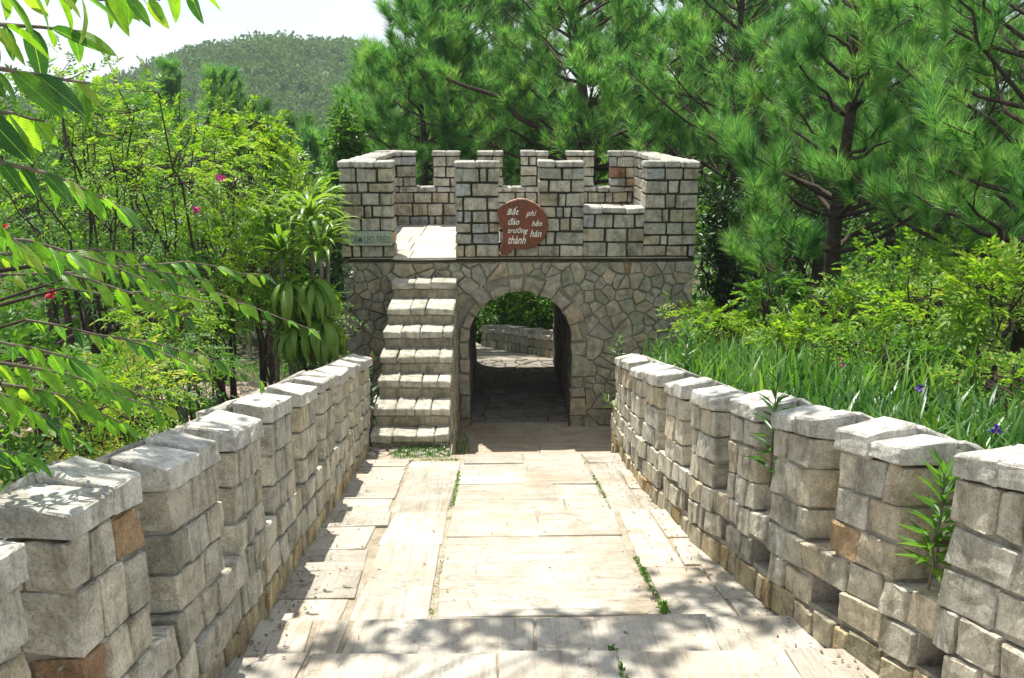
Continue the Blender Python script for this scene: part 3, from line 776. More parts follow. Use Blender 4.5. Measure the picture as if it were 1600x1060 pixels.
for y in yy:
    for x in (xL(y)-.15,(xL(y)+xR(y))/2,xR(y)+.15): V.append((x,y,pzz(y)-.013))
for i in range(len(yy)-1):
    for j in (0,1): a=i*3+j; Fc.append([a,a+1,a+4,a+3])
PATH=mk('path',V,Fc,M_JOINT,None,origin=np.array([0,4,-2.6])); PATH['kind']='structure'
SC=np.array([.45,.425,.365])
def slab(x0,x1,y0,y1,mat=None,col=None,dz=0,parent=None,zf=None,res=2,x0b=None,x1b=None):
    zf=zf or pz; e=1e-3
    x0b=x0 if x0b is None else x0b; x1b=x1 if x1b is None else x1b
    g=.004; h=U(-.003,.004)+dz
    za,zb_=zf(y0+e)+h,zf(y1-e)+h
    C=np.zeros((2,2,2,3))
    for i,(xa,xb) in enumerate(((x0+g,x0b+g),(x1-g,x1b-g))):
        C[i,0,0]=(xa,y0+g,za-.06); C[i,0,1]=(xa,y0+g,za); C[i,1,0]=(xb,y1-g,zb_-.06); C[i,1,1]=(xb,y1-g,zb_)
    C[:,:,:,:2]+=np.clip(RNG.normal(0,.014,(2,2,1,2)),-.022,.022)*np.array([1,.4])
    return stone('paving_slab',C,mat or M_SLABY,parent or PATH,(SC if col is None else col)*U(.80,1.08),.007,.0028,3 if y0<6 else 2)
def rowcut(y0,y1,xs_,mats=None,**k):
    for i in range(len(xs_)-1):
        slab(xs_[i],xs_[i+1],y0,y1,(mats[i] if mats else None),**k)
def split(a,b,lo,hi):
    r=[a]
    while b-r[-1]>hi: r.append(r[-1]+U(lo,hi))
    r.append(b); return r
A_,B_=M_SLABY,M_SLABX
for (y0,y1) in ((0,1.2),(1.2,2.4),(2.4,2.9)): rowcut(y0,y1,[xL(y0)-.05]+[-.5+U(-.1,.1),.5+U(-.1,.1)]+[xR(y1)+.1],[A_]*3)
rowcut(2.9,3.36,[xL(3.1)-.05,-.86,.0,.53,1.3,xR(3.1)+.05],[A_]*5)
rowcut(3.36,3.8,[xL(3.5)-.05,-.9,-.74,.18,1.05,xR(3.6)+.05],[A_]*5)
# long bay 3.8-6.0
for (a,b) in ((3.8,3.98),(3.98,4.61),(4.61,5.35)): slab(-.35,.86+U(-.03,.03),a,b,B_)
slab(-.35,.3,5.35,6.0,B_); slab(.3,.88,5.35,6.0,B_)
slab(-.80,-.36,3.8,5.2,A_); slab(-.80,-.36,5.2,6.0,A_)
for (a,b) in ((3.8,4.25),(4.25,4.7),(4.7,5.1),(5.1,5.6),(5.6,6.0)): slab(xL(a)-.06,-.81+U(-.05,.03),a,b,random.choice((A_,B_)))
slab(.90,1.25,3.8,4.7,B_); slab(.90,1.16,4.7,6.0,A_)
for (a,b) in ((3.8,4.2),(4.2,4.75)): slab(1.26,xR(a)+.08,a,b,B_)
for (a,b) in ((4.75,5.3),(5.3,6.0)): slab(1.17,xR(a)+.06,a,b,A_)
# 6.0-7.56
for (a,b) in ((6.0,6.45),(6.45,7.0),(7.0,7.56)): 
    c=U(.15,.6); slab(-.36,c,a,b,B_); slab(c,.88,a,b,B_)
slab(-.85,-.37,6.0,7.56,A_); slab(.89,1.15,6.0,7.56,A_)
for (a,b) in ((6.0,6.5),(6.5,7.0),(7.0,7.56)): slab(xL(b)-.06,-.86,a,b,B_); 
for (a,b) in ((6.0,6.8),(6.8,7.56)): slab(1.16,xR(a)+.08,a,b,B_)
# 7.56-8.6
for (a,b) in ((7.56,8.05),(8.05,8.6)):
    c=U(.1,.5); slab(-.36,c,a,b,B_); slab(c,.9,a,b,B_); slab(.91,xR(a)+.06,a,b,A_); 
slab(-.9,-.37,7.56,8.2,A_)
for (a,b) in ((7.56,7.95),(7.95,8.3)): slab(xL(b)-.06,-.91,a,b,B_)
# lower steps and threshold
for y0,y1,z in ((8.6,9.05,-3.73),(9.05,9.5,-3.96)): 
    for a,b in ((-.5,.4),(.4,xR(y0)+.05)): slab(a,b,y0,y1,B_,dz=.02,zf=lambda y,z=z:z)
for y0,y1 in ((9.5,10.0),(10.0,10.62),(10.62,11.3)):
    c=U(.3,1.0)
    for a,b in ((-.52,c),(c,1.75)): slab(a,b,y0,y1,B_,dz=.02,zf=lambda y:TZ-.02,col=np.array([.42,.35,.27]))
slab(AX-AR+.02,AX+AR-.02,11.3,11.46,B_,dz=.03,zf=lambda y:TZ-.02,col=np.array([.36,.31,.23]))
# terrace in front of the stairs
TER=box('terrace',-1.5,-.5,8.3,9.3,-4.2,-3.53,M_RUBM,None); TER['kind']='structure'
seeds=poisson((-1.5,-.5,8.3,9.0),.13,40)
for q in voronoi(seeds,(-1.48,-.52,8.32,9.0),.02):
    V,Fc=prism(q,0,.055,.01,.01); V=np.array(V); V=np.stack([V[:,0],V[:,2],-3.55+V[:,1]],1)
    mk('paving_slab',V,[f for f in Fc],M_SLABX,TER,color=SC*U(.75,1.05))
# passage floor and path beyond
PF=mk('passage_floor',[(AX-AR-.02,11.34,TZ-.045),(AX+AR+.02,11.34,TZ-.045),(AX+AR+.02,15.2,TZ-.175),(AX-AR-.02,15.2,TZ-.175)],[[0,1,2,3]],M_RUBM,None); PF['kind']='structure'
seeds=poisson((AX-AR,AX+AR,11.46,15.2),.2,120,sx=1.5)
for q in voronoi(seeds,(AX-AR+.005,AX+AR-.005,11.47,15.2),.014):
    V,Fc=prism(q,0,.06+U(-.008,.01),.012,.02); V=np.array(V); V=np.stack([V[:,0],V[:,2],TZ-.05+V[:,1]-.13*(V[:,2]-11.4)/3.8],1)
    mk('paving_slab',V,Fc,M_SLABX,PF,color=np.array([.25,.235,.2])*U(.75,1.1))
V=[];Fc=[]
kk=[(15.2,-4.36,-1.2,1.45),(16.2,-4.6,-1.6,1.2),(17,-4.78,-1.9,.95),(18.5,-5.12,-2.3,.5),(20,-5.45,-2.7,.1),(22,-5.85,-3.4,-.45),(26,-6.1,-5,-1.6)]
for y,z,a,b in kk: V+=[(a,y,z),(b,y,z)]
for i in range(len(kk)-1): a=2*i; Fc.append([a,a+1,a+3,a+2])
o=mk('lower_path',V,Fc,M_SAND,None); o['kind']='structure'
for i in range(len(kk)-2):
    for s in (0,1,2):
        (ya,za,a0,b0),(yb,zb2,a1,b1)=kk[i],kk[i+1]; f0,f1=s/3,(s+1)/3
        C=np.zeros((2,2,2,3))
        for ii,f_ in enumerate((f0,f1)):
            for jj,(y,z,a,b) in enumerate(((ya,za,a0,b0),(yb,zb2,a1,b1))):
                for k_,dz in enumerate((-.03,.02)): C[ii,jj,k_]=(a+(b-a)*f_+(.015 if ii==0 else -.015),y+(.015 if jj==0 else -.015),z+dz)
        stone('paving_slab',C,M_SLABX,o,SC*U(.8,1.0),.01,.006)

# ------------------------------------------------------------------ garden walls
def wallcol(side):
    r=random.random()
    if r<.5: b=np.array([.56,.525,.43])
    elif r<.72: b=np.array([.52,.50,.43])
    elif r<.92: b=np.array([.55,.485,.36])
    elif r<.985: b=np.array([.37,.36,.29])
    else: b=np.array([.40,.28,.16])
    return b*U(.80,1.12)
def build_wall(side,mer,yA,yB,label,holes):
    xf=xL if side=='L' else xR; sg=-1 if side=='L' else 1; T_=.34
    def wp(Y,t,h): return (xf(Y)+sg*t,Y,bz(Y)+h)
    WE=empty('garden_wall',wp(yA,0,0),label,'wall')
    def core(name,ya,yb,t0,t1,h0,h1,parent,n=1,mat=M_MORT):
        V=[];Fc=[]
        for i in range(n+1):
            y=ya+(yb-ya)*i/n; V+=[wp(y,t0,h0),wp(y,t1,h0),wp(y,t1,h1),wp(y,t0,h1)]
        for i in range(n):
            a=4*i; b=a+4
            for j in range(4): q=[a+j,a+(j+1)%4,b+(j+1)%4,b+j]; Fc.append(q if sg>0 else q[::-1])
        Fc.append([0,3,2,1] if sg>0 else [0,1,2,3]); e_=4*n; Fc.append([e_,e_+1,e_+2,e_+3] if sg>0 else [e_+3,e_+2,e_+1,e_])
        return mk(name,V,Fc,mat,parent)
    def blk(name,ya,yb,t0,t1,h0,h1,parent,col,bev=.014,lab=None,jit=.006,tt=None):
        C=np.zeros((2,2,2,3)); ts=(t0,t1)
        res=3 if (ya<4.6 and ya>1.2) else (2 if ya<6.8 else 1)
        for i,t in enumerate(ts if sg>0 else ts[::-1]):
            for j,y in enumerate((ya,yb)):
                for k,h in enumerate((h0,h1)):
                    hh=h
                    if k==1 and tt: hh=h+tt[0 if t==t0 else 1]
                    C[i,j,k]=wp(y,t,hh)
        return stone(name,C,M_WALL,parent,col,bev,jit,res,lab)
    HS=.445
    # solid base: courses
    base=core('wall_base',yA,yB,.17,T_,-.9,HS-.02,WE,24)
    hs=[-.38,-.22,-.05,.12,.285,HS]
    MV=[];MF=[]
    def mbox(ya,yb,h0,h1):
        b=len(MV)
        for y in (ya,yb):
            for t in (.014,.172):
                for h in (h0,h1): MV.append(wp(y,t,h))
        for q in ([0,1,3,2],[4,6,7,5],[0,4,5,1],[2,3,7,6],[0,2,6,4],[1,5,7,3]): MF.append([b+i for i in (q if sg>0 else q[::-1])])
    mbox(yA,yB,-.9,-.8)
    for r_ in range(len(hs)-1):
        if r_==0: ya0=8.3
        elif r_==1: ya0=7.2
        else: ya0=yA
        y=ya0
        while y<yB-.02:
            w=random.choice((U(.18,.30),U(.14,.24),U(.09,.15)))*(.9 if y>5 else .95)
            if y+w>yB-.1: w=yB-y
            isin=any(abs((y+w/2)-hc)<.09 for hc in holes) and r_==len(hs)-3
            if not isin:
                hj=U(-.012,.012)
                c=wallcol(side); 
                if r_<=2: c=c*(np.array([.95,.82,.60]) if random.random()<.6 else np.array([.88,.83,.70]))
                blk('stone',y+.007,y+w-.007,-U(.0,.018),.16,hs[r_]+.007+hj,hs[r_+1]-.007+hj,base,c,.008,jit=.0065)
                mbox(y,y+w,hs[r_]-(.55 if (r_==2 and y<7.2) else 0),hs[r_+1]-(.004 if r_<len(hs)-2 else .02))
            else:
                mbox(y,y+w,hs[r_]-.55,hs[r_]+.02)
            y+=w
    mk('mortar',MV,MF,M_MORT,base)
    # outer leaf top course and sill stones seen through the crenels
    y=yA
    while y<yB-.02:
        w=U(.22,.36); 
        if y+w>yB-.1: w=yB-y
        blk('stone',y+.006,y+w-.006,.165,T_+.01,.34,HS+U(-.01,.01),base,wallcol(side)); y+=w
    for mi,(ya,yb) in enumerate(mer):
        top=.95+U(-.015,.02); 
        c=core('merlon',ya+.014,yb-.014,.012,T_-.014,HS-.01,top-.01,WE,2)
        n_=3; h=HS
        hh=[HS,HS+(top-HS)*U(.3,.36),HS+(top-HS)*U(.63,.7),top]
        for r_ in range(3):
            cuts=[ya]
            f=U(.3,.7); L_=yb-ya
            if random.random()<.62 : cuts+= [ya+L_*U(.22,.36),ya+L_*U(.6,.75)]
            else: cuts+= [ya+L_*f]
            cuts.append(yb)
            for j in range(len(cuts)-1):
                f2=U(.42,.58)*T_ if j==0 else T_*.5
                lab=None; col=wallcol(side)
                if side=='L' and mi==2 and r_==0 and j==0: col=np.array([.31,.20,.12]); lab='rust stained block at the foot of the merlon'
                blk('stone',cuts[j]+(.005 if j else 0),cuts[j+1]-(.005 if j<len(cuts)-2 else 0),-U(0,.01),f2-.006,hh[r_]+.007,hh[r_+1]-.007,c,col,.007,lab,jit=.006)
                if j==0 or j==len(cuts)-2: blk('stone',cuts[j]+(.005 if j else 0),cuts[j+1]-(.005 if j<len(cuts)-2 else 0),f2+.005,T_+U(0,.012),hh[r_]+.005,hh[r_+1]-.005,c,wallcol(side),.007,jit=.006)
        # caps: two inner slabs tilting to the path and two outer ones falling away
        mid=ya+(yb-ya)*U(.4,.6); ov=.012
        for (a,b) in ((ya-ov,mid-.004),(mid+.004,yb+.004)):
            r1=U(.03,.055); r0=U(-.01,.012)
            cc=np.array([.58,.57,.52])*U(.85,1.06)
            blk('cap_stone',a,b,-.028+U(-.01,.01),T_*.56-.004,top+.005,top+.095+r0,c,cc,.011,tt=(0,r1),jit=.006)
            cc=np.array([.52,.51,.45])*U(.8,1.0)
            blk('cap_stone',a+U(-.01,.01),b+U(-.01,.01),T_*.56+.004,T_+.05,top+.005,top+.095+r0,c,cc,.016,tt=(r1,-.045),jit=.008)
    return WE
LM=[(a,b-.05) for a,b in [(.55,1.15),(1.33,1.90),(2.10,2.60),(2.81,3.40),(3.57,4.12),(4.33,4.92),(5.12,5.72),(5.95,6.55),(6.80,7.45),(7.70,8.35),(8.6,9.35)]]
RM=[(a+.05,b) for a,b in [(.9,1.5),(1.62,2.15),(2.30,2.84),(3.06,3.52),(3.68,4.12),(4.26,4.68),(4.86,5.36),(5.54,6.08),(6.27,6.85),(7.05,7.65),(7.85,8.5),(8.7,9.35)]]
WLW=build_wall('L',LM,.4,9.34,'crenellated stone wall with flat cap slabs along the left side of the path',[])
WRW=build_wall('R',RM,.7,9.9,'crenellated stone wall with drain holes curving along the right side of the path',[2.94,3.6,4.19,4.77,5.45,6.18,6.96,7.75])
# far wall seen through the arch
def far_wall():
    pts=[(1.20,15.35,-4.47),(1.0,16.3,-4.68),(.8,17.3,-4.92),(.42,18.5,-5.15),(0,20,-5.48),(-.38,21.4,-5.8)]
    WE=empty('garden_wall',pts[0],'low mossy stone wall beyond the arch falling away down the lower path','wall')
    Pp=np.array(pts); H=.52
    V=[];Fc=[]
    for p in Pp: V+=[(p[0],p[1],p[2]-.2),(p[0]+.3,p[1]+.05,p[2]-.2),(p[0]+.3,p[1]+.05,p[2]+H-.07),(p[0],p[1],p[2]+H-.07)]
    for i in range(len(Pp)-1):
        a=4*i;b=a+4
        for j in range(4): Fc.append([a+j,a+(j+1)%4,b+(j+1)%4,b+j])
    Fc+=[[0,3,2,1],[4*len(Pp)-4+j for j in range(4)]]
    base=mk('wall_base',V,Fc,M_DARKM,WE)
    seg=np.concatenate([[0],np.cumsum(np.linalg.norm(np.diff(Pp,axis=0),axis=1))])
    def P(s): return np.array([np.interp(s,seg,Pp[:,k]) for k in range(3)])
    s=0
    while s<seg[-1]-.05:
        w=U(.22,.36); s1=min(s+w,seg[-1])
        for r_ in range(3):
            h0,h1=-.12+r_*.19,.06+r_*.19
            C=np.zeros((2,2,2,3))
            for i,t in enumerate((-.025,.12)):
                for j,ss in enumerate((s+.012,s1-.012)):
                    for k,h in enumerate((h0,h1)): C[i,j,k]=P(ss)+np.array([t,0,h])
            stone('stone',C,M_RUB,base,np.array([.27,.26,.19])*U(.7,1.2),.012,.008)
        if int(s/.5)%2==0 or True:
            C=np.zeros((2,2,2,3)); up_=.03 if int(s/.55)%2 else .2
            for i,t in enumerate((-.05,.34)):
                for j,ss in enumerate((s+.01,s1-.01)):
                    for k,h in enumerate((H-.07,H+up_*.6)): C[i,j,k]=P(ss)+np.array([t,0,h])
            stone('cap_stone',C,M_WALL,base,np.array([.40,.39,.34])*U(.8,1.05),.014,.008)
        s=s1
far_wall()

# ================================================================== vegetation
def G(u,v,Y): p=at(u,v,Y); return p
# ---- pines
PG='pines around the gate tower'
def px(u,Y): return float(at(u,300,Y)[0])
x,y=px(1312,10.8),10.8
pine('bright green long needled pine with open whorled branches right of the tower',(x,y,gz(x,y)),4.7,2.0,.27,170,.0062,tr=.13,zlow=.10,dens=1.25,group=PG)
x,y=px(1640,8.6),8.6
pine('pine at the right edge of the photo reaching over the shrub bank',(x,y,gz(x,y)),5.2,2.3,.27,150,.0062,tr=.13,zlow=.16,dens=1.0,group=PG)
x,y=px(1480,12.5),12.5
pine('pine standing between and behind the two nearest pines on the right',(x,y,gz(x,y)),5.6,2.6,.28,110,.0085,tr=.13,zlow=.18,group=PG)
x,y=px(1140,15.3),15.3
pine('pine close behind the right rear corner of the tower',(x,y,gz(x,y)),6.4,2.5,.30,110,.009,tr=.12,zlow=.30,dens=1.1,group=PG)
x,y=px(945,18.5),18.5
pine('large pine with dark leaning trunk centred behind the battlements',(x,y,-5.2),9.0,3.6,.34,110,.011,lean=(-.8,.4),tr=.2,zlow=.42,dens=1.0,group=PG,
     limbs=[((px(935,18.3),18.3,-.9),(px(700,17.6),17.6,.75),.085),((px(930,18.3),18.3,-1.5),(px(655,18.2),18.2,-.1),.06)])
x,y=px(700,20.5),20.5
pine('slimmer pine behind the middle of the battlements',(x,y,-5.3),8.2,3.0,.34,100,.011,tr=.15,zlow=.38,group=PG)
x,y=px(665,19.5),19.5
pine('pine whose crown stands against the sky left of centre',(x,y,-5.3),7.6,2.4,.34,100,.011,tr=.13,zlow=.30,group=PG)
x,y=px(612,23),23
pine('feathery pine just beyond the left corner of the battlements',(x,y,-5.5),6.9,2.0,.38,75,.015,tr=.12,zlow=.25,group=PG)
x,y=px(1030,22),22
pine('tall pine with forked limbs beyond the right half of the battlements',(x,y,-5.5),9.6,3.4,.36,95,.012,lean=(.6,0),tr=.2,zlow=.35,group=PG)
x,y=px(1290,19),19
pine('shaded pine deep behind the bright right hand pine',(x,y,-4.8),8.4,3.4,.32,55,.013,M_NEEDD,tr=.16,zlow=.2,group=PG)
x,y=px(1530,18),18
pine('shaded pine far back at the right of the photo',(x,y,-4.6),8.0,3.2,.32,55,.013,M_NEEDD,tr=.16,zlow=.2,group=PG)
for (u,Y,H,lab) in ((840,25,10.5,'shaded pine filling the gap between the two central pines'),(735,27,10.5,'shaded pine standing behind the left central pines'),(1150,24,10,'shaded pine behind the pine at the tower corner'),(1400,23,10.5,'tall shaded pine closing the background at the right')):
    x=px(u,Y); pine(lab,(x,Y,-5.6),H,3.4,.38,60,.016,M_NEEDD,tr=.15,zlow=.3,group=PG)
MP='young pines in the valley below the hill'
for (u,Y,vt,R_,lab) in ((345,30,118,1.6,'young pine in the valley directly under the hill crest'),(400,27,165,1.3,'dark pointed pine in the valley left of the columnar tree'),
        (262,33,98,1.0,'narrow pine rising at the left end of the hill'),(465,32,185,1.9,'pine in the valley between the dark pine and the columnar tree'),
        (215,26,170,2.0,'pine behind the lime leaved shrubs at the left'),(505,26,215,1.6,'low pine at the foot of the columnar tree')):
    t=at(u,vt,Y); zb_=-6.6
    pine(lab,(t[0],Y,zb_),t[2]-zb_,R_,.42,42,.022,M_NEEDD if 'dark' in lab else M_NEED,tr=.12,zlow=.15,dens=.8,group=MP)
# ---- columnar tree
t=at(533,135,18); leafy('columnar_tree','narrow dark columnar tree with a bright green tip left of the battlements','tree',(t[0],18,-5.6),(t[0],18,(t[2]-5.6)/2+.6),(.5,.5,(t[2]+5.6)/2-.6),1500,.14,.5,M_MID,'leaf',slen=.16,stems=3,tr=.06,shell=.75)
# ---- dark broadleaf mass behind the tower's right corner
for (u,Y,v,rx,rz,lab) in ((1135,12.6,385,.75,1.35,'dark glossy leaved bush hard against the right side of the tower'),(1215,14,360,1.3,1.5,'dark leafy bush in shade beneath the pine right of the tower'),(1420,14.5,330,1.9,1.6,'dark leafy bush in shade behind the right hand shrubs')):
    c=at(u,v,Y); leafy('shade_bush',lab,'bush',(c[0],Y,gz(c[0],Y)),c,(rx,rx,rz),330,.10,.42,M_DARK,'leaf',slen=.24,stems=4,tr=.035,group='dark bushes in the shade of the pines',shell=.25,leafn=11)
# ---- trees seen through the arch
for (u,Y,v,r,lab) in ((800,23,500,1.5,'bright leafy tree seen through the arch above the lower wall'),(870,21.5,470,1.3,'leafy tree at the right of the view through the arch'),(745,25,520,1.3,'leafy tree at the left of the view through the arch'),(660,26,420,2.2,'leafy tree below the valley pines behind the tower'),(950,25,380,2.6,'leafy tree low behind the right of the tower')):
    c=at(u,v,Y); leafy('leafy_tree',lab,'tree',(c[0],Y,-5.6),c,(r,r,r*1.0),230,.17,.45,M_MID,'leaf',slen=.34,stems=4,tr=.05,group='leafy trees on the slope beyond the tower',shell=.3,leafn=12)
# ---- left garden shrubs
LG='shrubs of the garden left of the wall'
def shr(lab,u,Y,v,rx,rz,n,mat,leaf=.06,pairs=6,sl=.26,stems=5,tr=.028,cat='shrub',name='garden_shrub',kind='spray',dr=.35,wid=.42,shell=.5,ry=None,leafn=9,fork=True):
    if fork: stems=max(2,stems-2)
    c=at(u,v,Y); b=(c[0]+U(-.1,.1),Y+.1,gz(c[0],Y))
    return leafy(name,lab,cat,b,c,(rx,ry or rx,rz),n,leaf,wid,mat,kind,pairs,sl,stems,LG,tr=tr,droop=dr,shell=shell,leafn=leafn,fork=fork)
shr('tall lime green shrub with bare dark stems at the left under the foreground branches',125,9.0,250,1.05,1.1,230,M_LIME,.06,5,.22,7,fork=False)
shr('lime green shrub with a slanting dark stem and reddish tips left of centre',285,9.6,265,1.15,1.1,330,M_LIME,.062,5,.22,5,fork=False)
shr('rounded drooping shrub with olive leaves just left of the tower',385,11.2,245,.62,.72,300,M_LIME,.085,5,.24,5,dr=.8)
shr('leafy shrub with long arching sprays between the garden and the tower',350,9.7,410,.75,.62,340,M_LIME,.07,6,.30,5)
shr('bright shrub behind the strap leaved plant',455,10.6,330,.55,.6,190,M_LIME,.07,6,.26,4)
shr('shrub with fine mid green leaves above the sandy path',330,9.4,450,.85,.42,260,M_MID,.06,6,.26,5)
shr('shrub with white edged sprays low beside the tower foot',470,9.6,500,.55,.35,130,M_MID,.065,7,.32,4)
shr('dense green shrub behind the bare stems at far left',60,12.5,320,1.5,.75,380,M_MID,.07,6,.28,5)
shr('green shrub filling the middle of the left garden',215,12.2,355,1.3,.75,380,M_MID,.075,6,.28,5)
shr('lower green shrub beside the log rails',250,8.0,500,.48,.36,170,M_LIME,.06,6,.25,4)
shr('shrub with pale yellow young leaves behind the left wall',205,5.6,600,.42,.30,110,M_YEL,.055,5,.20,4,tr=.015)
shr('low green shrub under the yellow leaved one',255,6.6,590,.55,.35,240,M_MID,.05,6,.22,4,tr=.015)
shr('green bush at the lower left edge of the photo',25,3.9,615,.45,.36,170,M_MID,.06,5,.20,4,tr=.018)
shr('yellow tipped low bush against the outside of the left wall',120,4.3,672,.30,.20,120,M_YEL,.045,5,.16,3,tr=.01)
shr('fine leaved green bush against the outside of the left wall',150,4.8,640,.5,.33,300,M_LIME,.04,6,.17,4,tr=.012)
shr('dark green tree behind the far left shrubs',40,15,235,2.4,1.6,520,M_MID,.13,5,.42,5,tr=.06,cat='tree',name='leafy_tree')
shr('mid green tree behind the lime shrub',190,17,250,2.3,1.6,520,M_MID,.13,5,.42,5,tr=.06,cat='tree',name='leafy_tree')
shr('dark leaved tree under the drooping shrub',400,15,330,1.7,1.3,330,M_DARK,.13,5,.42,4,tr=.05,cat='tree',name='leafy_tree')
shr('small leafy tree with a thin straight trunk beside the sandy path',410,11.6,478,.55,.42,150,M_MID,.07,6,.26,3,tr=.022,cat='tree',name='small_tree')
shr('small dark crowned tree with forked trunk at the edge of the sandy path',330,11.8,505,.6,.3,170,M_DARK,.07,6,.24,4,tr=.022,cat='tree',name='small_tree')
# slender trunks
for (u,lab) in ((113,'thinner of the two slender bare trunks at far left'),(146,'thicker leaning trunk of the two at far left')):
    a=at(u+6,600,8.6); b=at(u-12,455,8.6); a[2]=gz(a[0],8.6)
    e=empty('slender_tree',a,lab,'tree',LG); tm=TM(); tm.tube(curve(a,b,7,0,.01),np.linspace(.05,.035,7),8); tm.obj('trunk',M_BARK,e,smooth=True)
    tm=TM(); n=60; P=b+rnd(n)*np.array([.5,.4,.3])+np.array([0,0,.25]); sprays(tm,P,rnd(n)+np.array([0,0,.2]),.26,5,.07,.4)
    c=tm.obj('crown',M_MID,e); c['kind']='stuff'
# clipped balls
TB='clipped round bushes in the left garden'
for (u,v,r,lab) in ((12,503,.52,'clipped ball bush cut by the left edge of the photo'),(76,517,.46,'clipped ball bush left of the slender trunks'),(150,512,.42,'clipped ball bush partly behind the slender trunks'),(120,470,.4,'smaller clipped ball bush farther back')):
    Y=17 if v>480 else 20; c=at(u,v,Y); e=empty('ball_bush',(c[0],Y,c[2]-r),lab,'bush',TB)
    n=2600; v_=rnd(n); P=c+v_*r*RNG.uniform(.86,1.03,(n,1)); tm=TM(); tm.add(*leaves(P,v_+rnd(n)*.7,rnd(n),.07*np.ones(n),.04*np.ones(n)))
    k=tm.obj('foliage',M_MID,e); k['kind']='stuff'
    tm=TM(); tm.tube([c-[0,0,r+.3],c],[.05,.04],6); tm.obj('trunk',M_BARK,e)
# backdrop wood beyond the garden
def backdrop():
    tm=TM(); C=[]
    for _ in range(420):
        Y=U(24,62); u=U(-260,1900); x=float(at(u,300,Y)[0])
        C.append((x,Y,-6.5+U(.6,3.2 if u<600 else 4.2)+.02*(Y-24)))
    C=np.array(C); n=len(C)*190; k=np.repeat(np.arange(len(C)),190); v=rnd(n); R_=np.repeat(RNG.uniform(1.0,2.2,len(C)),190)[:,None]
    P=C[k]+v*R_*np.array([1,1,1.1])*RNG.uniform(.7,1.05,(n,1)); tm.add(*leaves(P,v+rnd(n)*.8,rnd(n),RNG.uniform(.25,.5,n),RNG.uniform(.12,.24,n)))
    o=tm.obj('distant_wood',M_MID,None); setp(o,'mass of green treetops in the valley beyond the garden','woodland',kind='stuff')
backdrop()
def hillwood():
    tm=TM(); tk=TM(); C=[]
    for _ in range(5200):
        x,y=U(-150,60),U(120,250); C.append((x,y,float(hill_z(x,y))))
    C=np.array(C); C[:,2]+=RNG.uniform(2.2,4.6,len(C))
    k0=30; n=len(C)*k0; k=np.repeat(np.arange(len(C)),k0); v=rnd(n); R_=np.repeat(RNG.uniform(1.0,2.1,len(C)),k0)[:,None]
    P=C[k]+v*R_*np.array([1,1,.62]); tm.add(*leaves(P,v+rnd(n)*.8,rnd(n),RNG.uniform(.6,1.2,n),RNG.uniform(.35,.7,n)))
    for c in C[::2]:
        tk.add([(c[0]-.12,c[1],c[2]-5),(c[0]+.12,c[1],c[2]-5),(c[0],c[1],c[2]+.5)],[[0,1,2]])
        tk.add([(c[0],c[1]-.12,c[2]-5),(c[0],c[1]+.12,c[2]-5),(c[0],c[1],c[2]+.5)],[[0,1,2]])
    o=tm.obj('hill_wood',M_HILL,None); setp(o,'pine woodland covering the distant round hill','woodland',kind='stuff')
    o=tk.obj('hill_trunks',M_BARK,None); setp(o,'thin trunks of the woodland on the distant hill','tree trunks',kind='stuff')
hillwood()
# ---- strap leaved plant by the tower (each leaf a part)
def strap_mesh(L_,w,arch,seed):
    r=random.Random(seed); n=7; V=[];Fc=[]
    for i in range(n+1):
        t=i/n; ang=.95-arch*t; 
        if i==0: x=z=0
        else: x+=L_/n*math.cos(ang); z+=L_/n*math.sin(ang)
        ww=w*(.5+1.1*t if t<.4 else (1-t)/.6*.94+.02)
        V+=[(x,-ww/2,z+ww*.18),(x,0,z),(x,ww/2,z+ww*.18)]
    for i in range(n):
        for j in (0,1): a=i*3+j; Fc.append([a,a+1,a+4,a+3])
    me=bpy.data.meshes.new('strap_leaf'); me.from_pydata(V,[],Fc); me.polygons.foreach_set('use_smooth',[True]*len(Fc)); me.materials.append(M_STRAP); return me
SM=[strap_mesh(.62,.088,2.3,1),strap_mesh(.55,.08,1.7,2),strap_mesh(.68,.085,2.9,3),strap_mesh(.60,.075,1.5,4),strap_mesh(.56,.07,1.1,5)]
e=empty('strap_leaved_plant',(-2.4,9.7,-4.25),'strap leaved plant with arching yellow green rosettes beside the left flank of the tower','plant')
for (u,v,Y,n,sc,drop) in ((484,322,9.5,32,.95,2),(500,378,9.3,32,.85,2),(440,380,9.4,28,.9,2),(488,430,9.3,26,1.0,1),(450,440,9.3,22,1.0,1),(500,490,9.3,24,1.05,1),(462,500,9.3,22,1.0,1),(458,330,9.8,26,.9,2),(515,350,9.4,24,.75,2),(420,345,9.7,24,.85,2)):
    c=at(u,v,Y); tm=TM(); tm.tube(curve((c[0]*.7-2.6*.3,9.7,-4.3),c,6,0,.01),np.linspace(.035,.02,6),6); tm.obj('stem',M_PALEB,e,smooth=True)
    for i in range(n):
        me=SM[2] if drop==1 else (random.choice(SM[3:]+SM[:1]) if drop==2 else random.choice(SM[:3])); l=bpy.data.objects.new('leaf',me)
        link(l,c-np.array([0,0,U(0,.2)]),e); l.rotation_euler=(U(-.2,.2),(U(.3,.9) if drop==1 else (U(-.55,.15) if drop==2 else U(-.55,.35))),i*2.4+U(-.2,.2)); s_=sc*U(.75,1.15); l.scale=(s_,s_,s_)
c=at(480,470,10.4); leafy('shade_bush','dark bush behind the strap leaved plant','bush',(c[0],10.4,-4.25),c,(.55,.4,.75),300,.09,.45,M_DARK,'leaf',slen=.22,stems=3,tr=.015,group='dark bushes in shade',shell=.2,leafn=10)
